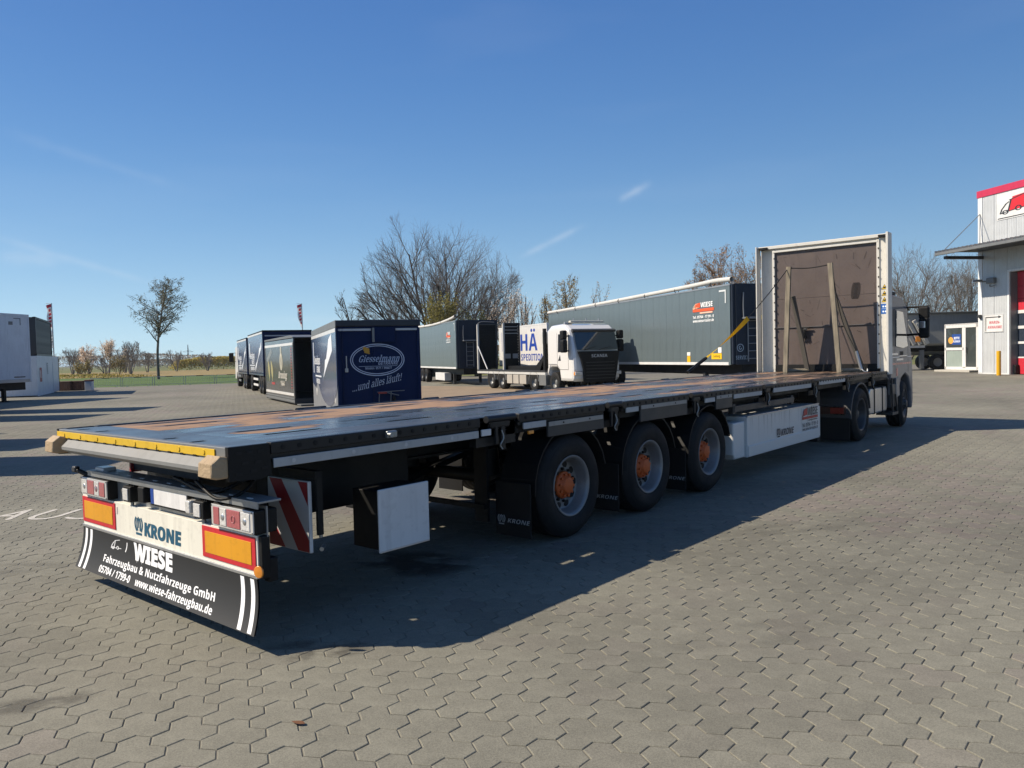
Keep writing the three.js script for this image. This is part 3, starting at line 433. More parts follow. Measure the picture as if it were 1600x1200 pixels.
    const ry = Math.PI / 2;
    print('lettering', 0.64, 0.15, 500, (x, ww, h) => { crown(x, 0.07, 0.075, 0.12, '#1b2230'); txt(x, 'KRONE', 0.14, 0.035, 0.47, 0.09, '#1b2230', 'bold italic'); }, b, [0.006, 0.5, -8.25], ry);
    print('lettering', 0.66, 0.36, 420, (x, ww, h) => { lorryLogo(x, 0.0, 0.02, 0.2, 0.12, '#8a1c22', '#b02a2a'); txt(x, 'WIESE', 0.22, 0.015, 0.42, 0.115, '#2a2f36', 'bold'); x.fillStyle = '#b0322c'; x.fillRect(0.0, 0.145, 0.64, 0.035); x.fillStyle = '#6b6a63'; x.fillRect(0.24, 0.195, 0.38, 0.014); txt(x, 'Tel. 05704 - 17 99 - 0', 0, 0.235, 0.64, 0.055, '#3a4048', 'bold'); txt(x, 'www.wiese-fahrzeugbau.de', 0, 0.3, 0.64, 0.055, '#3a4048', 'bold'); }, b, [0.006, 0.6, -9.22], ry);
    print('dirt_streak', 2.5, 0.35, 200, (x, ww, h) => { const r = rng(31); for (let k = 0; k < 26; k++) { const q = r() * ww, l = h * (0.3 + 0.7 * r()), g = x.createLinearGradient(0, 0, 0, l); g.addColorStop(0, `rgba(70,66,40,${0.12 + 0.25 * r()})`); g.addColorStop(1, 'rgba(70,66,40,0)'); x.fillStyle = g; x.fillRect(q, 0, 0.006 + 0.03 * r(), l); } }, b, [0.0045, 0.6, -8.3], ry);
    mb().span(-0.1, -0.04, 0.865, 0.945, -8.7, -6.72, 0.008).span(-0.12, -0.05, 0.84, 0.97, -6.78, -6.7, 0.01).span(-0.12, -0.05, 0.84, 0.97, -8.7, -8.62, 0.01).build('side_guard', K.charcoal, T); }
  mb().span(-0.5, -0.2, 0.15, 0.95, -10.25, -10.1, 0.01).build('landing_leg', K.black, T); mb().span(-2.3, -2.0, 0.15, 0.95, -10.25, -10.1, 0.01).build('landing_leg', K.black, T);

  // headboard
  const Z = -13.465;
  { const w = mat([0.66, 0.645, 0.59], 0.42), hb = new THREE.Group(); hb.name = 'headboard'; T.add(hb);
    mb().span(-DW, -2.49, DH - 0.01, 3.74, Z - 0.04, Z + 0.16, 0.006).span(-2.49, -2.2, DH - 0.01, 3.72, Z - 0.12, Z - 0.07, 0.004).span(-2.22, -2.17, DH + 0.05, 3.65, Z - 0.1, Z + 0.02, 0.006).build('corner_post', w, hb);
    mb().span(-0.012, 0.03, DH - 0.06, 3.76, Z - 0.12, Z + 0.14, 0.006).span(-0.155, -0.012, DH - 0.01, 3.74, Z - 0.09, Z - 0.0, 0.006).span(-0.205, -0.155, DH + 0.05, 3.65, Z - 0.1, Z + 0.025, 0.006).build('corner_post', w, hb);
    mb().span(-DW, 0.0, 3.68, 3.745, Z - 0.1, Z + 0.05, 0.01).span(-2.2, -0.18, 3.6, 3.64, Z - 0.08, Z + 0.03, 0.006).span(-2.2, -0.18, 3.63, 3.69, Z - 0.08, Z - 0.02, 0.004).build('top_beam', w, hb);
    [[1.3, 2.055], [2.06, 2.635], [2.64, 3.6]].forEach(([a, b], k) => mb().span(-2.18, -0.19, a, b, Z - 0.06, Z - 0.02 + 0.003 * (k % 2), 0.003).build('plywood_panel', K.ply, hb));
    mb().span(-2.18, -0.19, DH, 1.3, Z - 0.05, Z + 0.02, 0.005).build('kick_plate', K.black, hb);
    mb().span(-2.17, -0.2, 2.05, 2.066, Z - 0.02, Z + 0.006, 0.002).build('lashing_rail', mat([0.09, 0.085, 0.085], 0.5), hb);
    { const r = mb(); for (let k = 0; k < 12; k++) for (const x of [-2.185, -0.18]) r.box(0.02, 0.03, 0.02, x + 0.012, 1.5 + k * 0.18, Z + 0.028, 0.003); r.build('latch_teeth', K.black, hb).userData.kind = 'stuff'; }
    mb().span(-2.47, -2.3, 3.68, 3.72, Z - 0.06, Z + 0.1).span(-0.15, -0.02, 3.68, 3.72, Z - 0.0, Z + 0.12).build('post_cap', K.black, hb);
    print('scuff', 1.95, 2.25, 180, (x, ww, h) => { const r = rng(77); x.lineCap = 'round'; for (let k = 0; k < 46; k++) { const q = r() * ww, p = r() * h; x.strokeStyle = `rgba(${r() < 0.7 ? '24,16,14' : '120,100,90'},${0.15 + 0.35 * r()})`; x.lineWidth = 0.006 + 0.012 * r(); x.beginPath(); x.moveTo(q, p); x.lineTo(q + (r() - 0.5) * 0.25, p + (r() - 0.3) * 0.3); x.stroke(); } for (let k = 0; k < 5; k++) { x.strokeStyle = 'rgba(25,15,13,0.7)'; x.lineWidth = 0.018; x.beginPath(); x.ellipse(1.52 + k * 0.022, 0.86, 0.03, 0.15, 0.1, 0, 7); x.stroke(); } }, hb, [-1.185, 2.45, Z - 0.0135]);
    const tri = (x, w) => { x.fillStyle = '#e8c21c'; x.beginPath(); x.moveTo(w / 2, 0.004); x.lineTo(w - 0.004, w * 0.86); x.lineTo(0.004, w * 0.86); x.closePath(); x.fill(); x.strokeStyle = '#1c1a12'; x.lineWidth = 0.007; x.stroke(); x.fillStyle = '#1c1a12'; x.fillRect(w / 2 - 0.022, w * 0.4, 0.044, 0.034); x.fillRect(w / 2 - 0.008, w * 0.52, 0.05, 0.016); };
    for (const y of [2.745, 2.625, 2.505]) print('warning_sticker', 0.105, 0.1, 700, (x, w2) => tri(x, w2), hb, [-0.072, y, Z + 0.003]);
    print('blue_sticker', 0.125, 0.19, 500, (x, w2, h2) => { x.fillStyle = '#1c5aa8'; x.fillRect(0, 0, w2, h2); x.fillStyle = '#dfe8f2'; for (const [p, q] of [[0.33, 0.03], [0.68, 0.03], [0.33, 0.125], [0.68, 0.125]]) { x.beginPath(); x.arc(w2 * p, q + 0.02, 0.017, 0, 7); x.fill(); } x.fillRect(0.01, 0.09, w2 - 0.02, 0.004); }, hb, [-0.075, 2.335, Z + 0.003]);
  }
}
// timber A-frames on the deck, ropes, strap
{
  const zf = -12.9;
  const frame = (fx0, fx1, tx0, bx0, label) => {
    const g = thing('timber_frame', label, 'timber frame', 'timber frames leaning on the deck before the headboard'); g.position.set((fx0 + fx1) / 2, DH, zf); const o = g.position.x;
    mb().beam([fx0 - o + 0.03, 0, 0], [tx0 - o, 2.07, 0.04], 0.085, 0.06).build('front_leg', K.wood, g);
    mb().beam([bx0 - o, 0.0, -0.42], [tx0 - o + 0.02, 1.5, -0.1], 0.08, 0.06).build('rear_leg', mat([0.1, 0.09, 0.075], 0.85), g);
    mb().beam([fx0 - o + 0.05, 0.03, 0.0], [bx0 - o, 0.03, -0.42], 0.07, 0.05).build('foot_board', K.wood, g);
    return g;
  };
  frame(-1.79, -1.72, -1.655, -1.47, 'left weathered timber A-frame standing on the deck before the brown headboard panel');
  frame(-0.76, -0.68, -0.87, -0.42, 'right weathered timber A-frame with a rope hooked down to the deck edge');
  tag(mb().tube([[-1.655, 3.2, zf + 0.03], [-1.26, 3.17, zf + 0.02], [-0.87, 3.2, zf + 0.03]], 0.011, 16, 5).build('rope', K.black), 'dark rope strung between the tops of both timber frames', 'rope');
  const hk = thing('ratchet_lashing', 'dark rope with steel hook running from right timber frame down to deck edge', 'lashing'); 
  mb().tube([[-0.85, 3.18, zf + 0.05], [-0.66, 2.1, zf + 0.0], [-0.4, 1.55, zf + 0.08]], 0.008, 16, 5).build('rope', K.black, hk);
  mb().beam([-0.4, 1.55, zf + 0.08], [-0.3, 1.2, zf + 0.12], 0.05, 0.03).tube([[-0.31, 1.24, zf + 0.12], [-0.25, 1.18, zf + 0.14], [-0.2, 1.17, zf + 0.12], [-0.2, 1.22, zf + 0.1]], 0.012, 12, 5).build('hook', K.galv, hk);
  const st = thing('lashing_strap', 'twisted yellow lashing strap stretched from left timber frame to the far deck edge', 'strap');
  const a = new THREE.Vector3(-1.67, 3.2, zf + 0.03), c = new THREE.Vector3(-2.5, 1.24, -10.2), dir = c.clone().sub(a);
  const at = (t) => a.clone().addScaledVector(dir, t).add(new THREE.Vector3(0, -0.16 * Math.sin(Math.PI * t), 0));
  mb().tube([at(0), at(0.2), at(0.42)].map((p) => p.toArray()), 0.009, 12, 5).build('rope', K.black, st);
  const rib = (t0, t1, w0, w1, twist, name, m) => { const pos = [], N = 24; const up = new THREE.Vector3(0, 1, 0), side = dir.clone().normalize().cross(up).normalize(), nn = side.clone().cross(dir).normalize(); const P = (t, e) => at(t).addScaledVector(side, e * Math.cos(twist(t)) ).addScaledVector(nn, e * Math.sin(twist(t))); for (let k = 0; k < N; k++) { const u = mix(t0, t1, k / N), v = mix(t0, t1, (k + 1) / N), wu = mix(w0, w1, k / N), wv = mix(w0, w1, (k + 1) / N); const q = [P(u, -wu), P(u, wu), P(v, wv), P(v, -wv)]; for (const i of [0, 1, 2, 0, 2, 3, 2, 1, 0, 3, 2, 0]) pos.push(...q[i].toArray()); } const g = new THREE.BufferGeometry(); g.setAttribute('position', new THREE.Float32BufferAttribute(pos, 3)); g.setAttribute('uv', new THREE.Float32BufferAttribute(new Float32Array(pos.length / 3 * 2), 2)); g.computeVertexNormals(); const mm = new THREE.Mesh(g, m); mm.name = name; mm.castShadow = true; st.add(mm); };
  rib(0.42, 0.84, 0.045, 0.04, (t) => 1.3 + (t - 0.42) * 4.6, 'yellow_webbing', mat([0.72, 0.5, 0.02], 0.7, 0, { side: THREE.DoubleSide }));
  mb().beam(at(0.83).toArray(), at(0.99).toArray(), 0.07, 0.05).bar(at(0.84).add(new THREE.Vector3(0.05, 0.03, 0)).toArray(), at(1.0).add(new THREE.Vector3(0.03, 0.0, 0)).toArray(), 0.014, 6).build('ratchet', K.black, st);
  const bun = thing('strap_bundle', 'black strap bundle hanging from the lashing rail on the headboard panel', 'strap'); bun.position.set(-1.6, 1.98, -13.44);
  { const b = mb(); for (let k = 0; k < 5; k++) b.tube([[-0.06 + k * 0.03, 0.06, 0.02], [-0.05 + k * 0.025, -0.06, 0.035], [-0.04 + k * 0.03, -0.16 - 0.02 * (k % 2), 0.02]], 0.012, 10, 5); b.box(0.26, 0.03, 0.03, 0.02, 0.06, 0.02, 0.008); b.build('webbing', K.black, bun); mb().box(0.06, 0.04, 0.03, 0.06, 0.03, 0.035, 0.006).build('buckle', K.charcoal, bun); }
}

// ------------------------------------------------------------------ tractor unit
{
  const T = thing('tractor_unit', 'silver tractor unit with big side mirrors coupled under the white headboard', 'truck');
  T.position.set(0, 0, -11.8); const zo = 11.8, z = (v) => v + zo;
  const silver = mat([0.12, 0.125, 0.14], 0.45, 0, { grime: false, clearcoat: 0.25, clearcoatRoughness: 0.1, specularIntensity: 0.6 }), plast = mat([0.06, 0.062, 0.066], 0.55);
  // chassis, fifth wheel
  mb().span(-1.7, -1.6, 0.72, 0.92, z(-15.2), z(-11.1)).span(-0.92, -0.82, 0.72, 0.92, z(-15.2), z(-11.1)).span(-1.75, -0.77, 0.92, 1.02, z(-12.1), z(-11.3), 0.02).span(-2.3, -0.3, 0.45, 0.6, z(-14.9), z(-14.7)).build('chassis', K.black, T);
  const wl = (nm, x, zz, turn, dish, hubMat, steer = 0) => { const w = new THREE.Group(); w.name = nm; wheelSet(w, 0.27, 0.3, mat([0.07, 0.07, 0.073], 0.5, 0.2), hubMat, dish, K.charcoal); w.position.set(x, 0.463, z(zz)); w.rotation.y = turn + steer; T.add(w); };
  wl('wheel', -0.16, -11.78, 0, 0.16, K.charcoal); wl('wheel', -2.36, -11.78, Math.PI, 0.16, K.charcoal); wl('wheel', -0.5, -11.78, 0, 0.16, K.charcoal);
  wl('wheel', -0.2, -14.75, 0, 0.05, K.charcoal, 0.1); wl('wheel', -2.32, -14.75, Math.PI, 0.05, K.charcoal, 0.1);
  for (const x0 of [-0.62, -2.5]) { const pts = [], inn = []; for (let k = 0; k <= 14; k++) { const a = mix(-0.15, Math.PI * 0.98, k / 14); pts.push([z(-11.78) + Math.cos(a) * 0.56, 0.5 + Math.sin(a) * 0.52]); inn.unshift([z(-11.78) + Math.cos(a) * 0.525, 0.5 + Math.sin(a) * 0.485]); } mb().side([...pts, ...inn], x0, x0 + 0.6, 0.008).build('rear_mudguard', plast, T); }
  mb().span(-0.66, -0.04, 0.06, 0.44, z(-11.2), z(-11.18), 0.004).build('mudflap', K.flapRubber, T);
  mb().span(-2.5, -1.86, 0.06, 0.44, z(-11.2), z(-11.18), 0.004).build('mudflap', K.flapRubber, T);
  { const l = mb().span(-0.62, -0.1, 0.5, 0.63, z(-11.22), z(-11.16), 0.01).build('rear_lamp', mat([0.03, 0.004, 0.005], 0.3), T); mb().span(-0.34, -0.12, 0.515, 0.615, z(-11.17), z(-11.15), 0.005).build('red_lens', mat([0.26, 0.03, 0.02], 0.25, 0, { clearcoat: 1 }), l); }
  { const t = mb().side([[z(-12.45), 0.4], [z(-13.5), 0.4], [z(-13.56), 0.47], [z(-13.56), 0.8], [z(-13.5), 0.87], [z(-12.45), 0.87], [z(-12.39), 0.8], [z(-12.39), 0.47]], -0.62, -0.06, 0.03).build('fuel_tank', K.alu, T); const b = mb(); for (const q of [-12.7, -13.22]) b.span(-0.63, -0.05, 0.395, 0.875, z(q - 0.025), z(q + 0.025), 0.012); b.build('tank_band', K.black, t); }
  mb().span(-0.3, -0.02, 0.45, 0.9, z(-14.15), z(-13.65), 0.02).span(-0.3, 0.0, 0.3, 0.36, z(-14.1), z(-13.68), 0.01).bar([0, 0.36, z(-13.7)], [0, 1.02, z(-13.62)], 0.016).bar([0, 0.36, z(-14.0)], [0, 0.7, z(-13.9)], 0.016).build('step_well', K.charcoal, T);
  mb().span(-2.2, -0.1, 1.02, 1.1, z(-13.9), z(-12.0), 0.01).tube([[-0.1, 1.0, z(-12.1)], [-0.08, 1.06, z(-13.2)], [-0.06, 0.98, z(-13.6)], [-0.06, 0.7, z(-13.62)]], 0.03, 18, 8).build('catwalk', plast, T);
  // cab: side profile drawn out across the width
  const cab = mb().side([[z(-13.68), 0.98], [z(-13.68), 2.56], [z(-13.9), 2.62], [z(-14.55), 2.6], [z(-14.95), 2.42], [z(-15.2), 1.6], [z(-15.34), 1.3], [z(-15.38), 0.5], [z(-15.3), 0.34], [z(-15.22), 0.36], [z(-15.2), 0.7], [z(-15.02), 0.98], [z(-14.75), 1.07], [z(-14.45), 0.98], [z(-14.25), 0.7], [z(-14.2), 0.6], [z(-14.05), 0.6], [z(-14.02), 0.98]], -2.46, -0.03, 0.035).build('cab', silver, T);
  mb().side([[z(-14.02), 1.62], [z(-14.05), 2.32], [z(-14.55), 2.3], [z(-14.92), 1.62], [z(-14.55), 1.58]], -0.034, -0.014, 0.003).build('side_window', K.glass, cab);
  mb().side([[z(-14.0), 0.62], [z(-14.0), 1.0], [z(-14.22), 1.0], [z(-14.25), 0.66]], -0.05, -0.01, 0.008).build('door_step', mat([0.2, 0.21, 0.22], 0.4, 0.2), cab);
  mb().span(-0.04, -0.026, 1.26, 1.3, z(-15.2), z(-13.75), 0.003).build('red_stripe', mat([0.45, 0.03, 0.04], 0.3), cab);
  for (const [a, b, c] of [[-14.1, -14.6, 1.36], [-14.3, -14.9, 1.42], [-13.8, -14.2, 1.47]]) mb().span(-0.036, -0.026, c - 0.02, c + 0.02, z(b), z(a), 0.002).build('body_crease', mat([0.3, 0.31, 0.33], 0.2, 0.6), cab);
  mb().span(-0.04, -0.026, 1.4, 1.415, z(-15.2), z(-13.75), 0.002).build('white_stripe', K.white, cab);
  mb().span(-0.036, -0.026, 1.04, 1.2, z(-14.2), z(-14.08), 0.003).build('red_panel', mat([0.45, 0.03, 0.05], 0.3), cab); mb().span(-0.052, -0.045, 0.7, 0.96, z(-14.18), z(-14.05), 0.002).build('red_panel', mat([0.4, 0.03, 0.05], 0.3), cab);
  mb().span(-0.04, -0.024, 1.44, 1.52, z(-14.6), z(-14.35), 0.01).build('door_handle', K.black, cab); mb().side([[z(-13.72), 1.62], [z(-13.72), 2.3], [z(-13.98), 2.34], [z(-13.96), 1.62]], -0.034, -0.018, 0.003).build('rear_quarter_panel', K.charcoal, cab);
  for (const q of [-13.99, -14.98]) mb().span(-0.035, -0.028, 1.1, 2.3, z(q - 0.006), z(q + 0.006)).build('door_gap', K.black, cab);
  mb().side([[z(-14.95), 2.47], [z(-15.28), 2.37], [z(-15.29), 2.35], [z(-14.95), 2.42]], -2.4, -0.06, 0.004).build('sun_visor', K.black, cab);
  mb().span(-0.4, -0.1, 2.62, 2.7, z(-14.4), z(-14.1), 0.03).build('roof_lamp', K.black, cab);
  mb().span(-2.4, -0.06, 0.36, 0.5, z(-15.46), z(-15.36), 0.03).build('bumper', K.charcoal, cab);
  mb().side([[z(-13.72), 2.5], [z(-13.72), 2.62], [z(-14.1), 3.0], [z(-14.4), 2.7]], -2.2, -0.3, 0.02).build('roof_deflector', K.charcoal, cab);
  for (const [sx, x0] of [[1, 0.0], [-1, -2.49]]) {
    const m = new THREE.Group(); m.name = 'side_mirror'; m.position.set(x0 - 0.05 * sx, 0, z(-14.92)); T.add(m);
    mb().bar([-0.05 * sx, 2.4, 0], [0.42 * sx, 2.4, 0.03], 0.022, 8).bar([-0.05 * sx, 1.84, 0], [0.36 * sx, 1.86, 0.03], 0.022, 8).bar([-0.02 * sx, 2.4, 0], [-0.02 * sx, 1.84, 0], 0.018, 8).build('mirror_arm', K.black, m);
    mb().box(0.2, 0.24, 0.12, 0.34 * sx, 2.28, 0.02, 0.04).build('upper_housing', K.black, m);
    mb().box(0.19, 0.42, 0.13, 0.34 * sx, 1.98, 0.02, 0.045).build('lower_housing', K.black, m);
    mb().box(0.1, 0.13, 0.012, 0.32 * sx, 2.04, 0.088, 0.004).build('mirror_glass', mat([0.75, 0.77, 0.8], 0.06, 1, { grime: false }), m);
  }
}

// ------------------------------------------------------------------ vehicles parked behind
function farWheel(parent, x, y, z, r, w, m = K.rubber, rimM = K.greySteel, face = -1) {
  const g = new THREE.Group(); g.name = 'wheel'; g.position.set(x, y, z); parent.add(g);
  mb().lathe([[r * 0.55, -w / 2], [r * 0.9, -w / 2 - 0.01], [r, -w / 2 + 0.04], [r, w / 2 - 0.04], [r * 0.9, w / 2 + 0.01], [r * 0.55, w / 2]], 0, 0, 0, 'x', 28).build('tyre', m, g);
  mb().lathe([[r * 0.6, -w / 2], [r * 0.56, -w / 2 + 0.03], [r * 0.45, -0.02], [r * 0.28, -0.02], [r * 0.24, -0.07], [0.001, -0.08]], 0, 0, 0, 'x', 24).lathe([[r * 0.6, w / 2], [r * 0.5, w / 2 - 0.04], [0.001, w / 2 - 0.05]], 0, 0, 0, 'x', 20).build('rim', rimM, g);
  return g;
}
// blue drinks body standing on the ground
{
  const W = 2.12, L = 7.3, H = 2.62, g = park(thing('swap_body', 'dark blue drinks swap body with oval white logo on its rear wall', 'swap body'), -4.37, 19.4, -0.326, 0.945);
  mb().span(0.02, W - 0.02, 0.05, H - 0.12, -L, -0.02, 0.015).build('body', K.navy, g);
  mb().span(-0.02, W + 0.02, H - 0.16, H, -L, 0.03, 0.02).span(W / 2 - 0.4, W / 2 + 0.4, H, H + 0.012, -L + 0.1, -0.1).build('roof', mat([0.012, 0.017, 0.03], 0.5), g);
  mb().span(-0.03, 0.0, H - 0.18, H + 0.005, -L, 0.0, 0.008).build('roof_rail', K.greySteel, g);
  for (const [a, b] of [[0.03, 0.86], [1.49, 2.09]]) mb().span(a, b, H - 0.27, H - 0.215, 0.0, 0.012, 0.003).build('silver_stripe', mat([0.45, 0.47, 0.5], 0.4), g);
  // curtain on the long side with its loose, rounded lower edge
  const s = new THREE.Shape(); s.moveTo(0.0, H - 0.2); s.lineTo(0.0, 0.98); s.bezierCurveTo(0.3, 0.55, 1.2, 0.33, 2.6, 0.36); s.bezierCurveTo(3.9, 0.4, 4.9, 0.7, 5.3, 1.0); s.lineTo(6.2, 0.75); s.lineTo(L, 0.9); s.lineTo(L, H - 0.2); s.closePath();
  const cg = new THREE.ExtrudeGeometry(s, { depth: 0.02, bevelEnabled: false, curveSegments: 16 }); cg.rotateY(Math.PI / 2); const cu = mb().add(cg, -0.03, 0, 0).build('curtain', K.navyCurtain, g);
  mb().span(-0.035, -0.028, H - 0.29, H - 0.19, -L, -0.01).build('white_stripe', K.white, cu);
  print('lettering', L, 1.6, 90, (x, w, h) => { x.fillStyle = 'rgba(235,240,248,0.9)'; const r = rng(6); const peak = (q, b, t, wd) => { x.beginPath(); x.moveTo(q, b); for (let k = 0; k < 8; k++) x.lineTo(q + wd * k / 8 * 0.8 + r() * 0.1, mix(b, t, k / 8) - r() * 0.14); x.lineTo(q + wd, t - 0.1); x.lineTo(q + wd * 1.05, mix(t, b, 0.3)); x.lineTo(q + wd * 0.55, mix(t, b, 0.62)); x.closePath(); x.fill(); }; peak(w - 3.6, 1.35, 0.2, 2.6); x.fillRect(0.6, 0.2, 0.18, 1.0); txt(x, 'Giesselmann', 0.9, 0.66, 2.0, 0.26, '#eef2f8', 'bold', 'serif'); txt(x, 'GETRÄNKE', 1.7, 0.98, 1.1, 0.2, '#eef2f8', 'bold'); x.fillRect(1.2, 1.26, 2, 0.05); txt(x, 'MINDEN', 1.5, 1.36, 1.2, 0.16, '#eef2f8', 'bold'); }, cu, [-0.034, 1.62, -L / 2], -Math.PI / 2, { rough: 0.35 });
  mb().span(-0.02, 0.0, 0.05, 1.0, -L, -0.02).build('lower_frame', mat([0.2, 0.21, 0.23], 0.5), g);
  for (const z of [-0.55, -5.9]) mb().lathe([[0.02, 0.0], [0.12, 0.0], [0.12, 0.02], [0.02, 0.02]], -0.03, 0.62, z, 'x', 20).build('lock_ring', K.white, g);
  // rear wall
  for (const [a, b] of [[0, 0.08], [W - 0.08, W], [0.13, 0.15], [0.88, 0.895]]) mb().span(a, b, 0.05, H - 0.2, -0.02, 0.012, 0.004).build('door_post', K.navy, g);
  mb().span(0.88, 1.47, H - 0.57, H - 0.19, -0.01, 0.06, 0.015).build('vent_cover', K.navy, g); mb().span(0.88, 0.94, H - 0.56, H - 0.2, 0.05, 0.066, 0.003).build('cover_edge', K.greySteel, g);
  mb().bar([0.22, 1.72, 0.03], [0.22, 1.38, 0.03], 0.014, 8).box(0.08, 0.1, 0.03, 0.22, 1.36, 0.02, 0.01).build('door_handle', K.galv, g);
  print('lettering', 1.6, 1.45, 380, (x, w, h) => {
    x.strokeStyle = '#a9b6cc'; x.lineWidth = 0.024; x.beginPath(); x.ellipse(0.8, 0.43, 0.68, 0.4, 0, 0, 7); x.stroke(); x.lineWidth = 0.02; x.beginPath(); x.ellipse(0.8, 0.43, 0.63, 0.355, 0, 0, 7); x.stroke();
    txt(x, 'Giesselmann', 0.3, 0.31, 1.05, 0.17, '#8fa0bb', 'italic bold', 'serif', 1); txt(x, 'GETRÄNKE', 0.8, 0.475, 0.52, 0.085, '#9aa5bc', 'bold italic'); x.fillStyle = '#8fa0bb'; x.fillRect(0.32, 0.585, 0.98, 0.012); txt(x, 'Minden  0571 / 398677', 0.48, 0.61, 0.68, 0.06, '#9aa8c0', 'bold');
    x.fillStyle = '#b08420'; for (let k = 0; k < 9; k++) { x.beginPath(); x.arc(0.53 + ((k * 37) % 11 - 5) * 0.011, 0.13 + k * 0.016, 0.04 - k * 0.002, 0, 7); x.fill(); }
    x.save(); x.translate(0.12, 1.19); x.rotate(-0.2); txt(x, '...und alles läuft!', 0, -0.14, 1.3, 0.18, '#aab6ca', 'italic', 'serif', 1.4); x.restore();
  }, g, [1.006, 1.31, 0.016]);
  { const rk = new THREE.Group(); rk.name = 'tail_rack'; rk.position.set(1.22, 0.5, 0.05); g.add(rk); mb().bar([-0.25, 0.28, 0], [0.45, 0.3, 0], 0.012).bar([-0.2, 0.28, 0.02], [-0.24, -0.3, 0.02], 0.012).bar([0.1, 0.3, 0.02], [0.06, -0.3, 0.02], 0.012).bar([0.0, 0.26, 0.02], [0.3, 0.18, 0.02], 0.014).build('rack_tube', K.greySteel, rk); mb().box(0.22, 0.05, 0.04, -0.12, 0.26, 0.02, 0.01).build('red_light', mat([0.3, 0.04, 0.03], 0.4), rk); mb().cyl(0.13, 0.13, 0.05, 0.17, 0.05, 0.03, 'x', 20).build('small_wheel', K.rubber, rk); }
}
// dark open box body beside it
{
  const W = 2.3, L = 5.9, H = 2.47, g = park(thing('open_drinks_box', 'dark grey box body with open rear end and beer advert on its side', 'box body'), -7.91, 28.07, -0.4575, 0.889);
  mb().span(0, 0.05, 0.25, H - 0.02, -L, 0, 0.01).build('side_wall', K.blackBox, g); mb().span(W - 0.05, W, 0.25, H - 0.02, -L, 0, 0.01).build('side_wall', K.blackBox, g);
  mb().span(0, W, 0.25, H, -L, -L + 0.05).build('front_wall', K.blackBox, g); mb().side([[0.0, H], [-L, H], [-L, H + 0.07], [-0.4, H + 0.1], [0.0, H + 0.03]], -0.01, W + 0.01, 0.005).build('roof', K.greySteel, g);
  mb().span(0, W, 0.06, 0.25, -L, 0.0, 0.01).build('floor', K.charcoal, g); mb().span(0.06, W - 0.06, 0.02, 0.06, 0.0, 0.7, 0.005).build('tail_plate', K.greySteel, g);
  mb().span(-0.015, 0.0, 0.1, 0.2, -L, 0).span(-0.02, 0.0, 0.22, 0.27, -L, 0.0, 0.004).build('sill_rail', K.greySteel, g);
  for (const y of [H - 0.27, 0.34]) mb().span(-0.012, 0.0, y, y + 0.1, -L + 0.05, -0.05, 0.003).build('white_stripe', K.white, g);
  for (const z of [-0.08, -L + 0.03]) mb().span(-0.012, 0.0, 0.34, H - 0.18, z - 0.03, z + 0.03, 0.003).build('corner_trim', K.greySteel, g);
  print('advert', L - 0.2, 1.75, 130, (x, w, h) => { const r = rng(12); x.fillStyle = 'rgba(205,196,140,0.6)'; for (const [q, wd] of [[0.6, 0.45], [1.25, 0.5]]) { x.beginPath(); x.moveTo(q, 0.55); x.quadraticCurveTo(q + wd, 0.8, q + wd * 0.7, 1.2); x.quadraticCurveTo(q + wd * 0.3, 1.6, q + wd * 0.4, 1.3); x.quadraticCurveTo(q - 0.1, 1.0, q, 0.55); x.fill(); } x.fillStyle = 'rgba(190,196,196,0.35)'; x.beginPath(); x.moveTo(0.4, 0.45); x.lineTo(1.4, 0.05); x.lineTo(1.5, 0.25); x.lineTo(0.5, 0.65); x.fill(); x.fillStyle = 'rgba(206,200,180,0.7)'; x.fillRect(3.32, 0.05, 0.22, 0.35); x.beginPath(); x.ellipse(3.43, 0.62, 0.3, 0.34, 0, 0, 7); x.fill(); x.fillStyle = 'rgba(60,60,56,0.8)'; txt(x, 'S', 3.33, 0.48, 0.2, 0.28, '#555', 'bold', 'serif'); txt(x, 'Bruning', 2.75, 1.0, 1.7, 0.34, '#d6d2c8', 'italic bold', 'serif', 1); txt(x, '1664', 3.2, 1.36, 0.8, 0.2, '#cfcbc0', 'bold'); x.fillStyle = 'rgba(190,70,70,0.7)'; for (let k = 0; k < 15; k++) x.fillRect(w - 0.4, 0.1 + k * 0.105, 0.16, 0.05); x.fillRect(1.3, 1.45, 0.7, 0.1); }, g, [-0.008, 1.35, -L / 2], -Math.PI / 2, { rough: 0.3 });
}
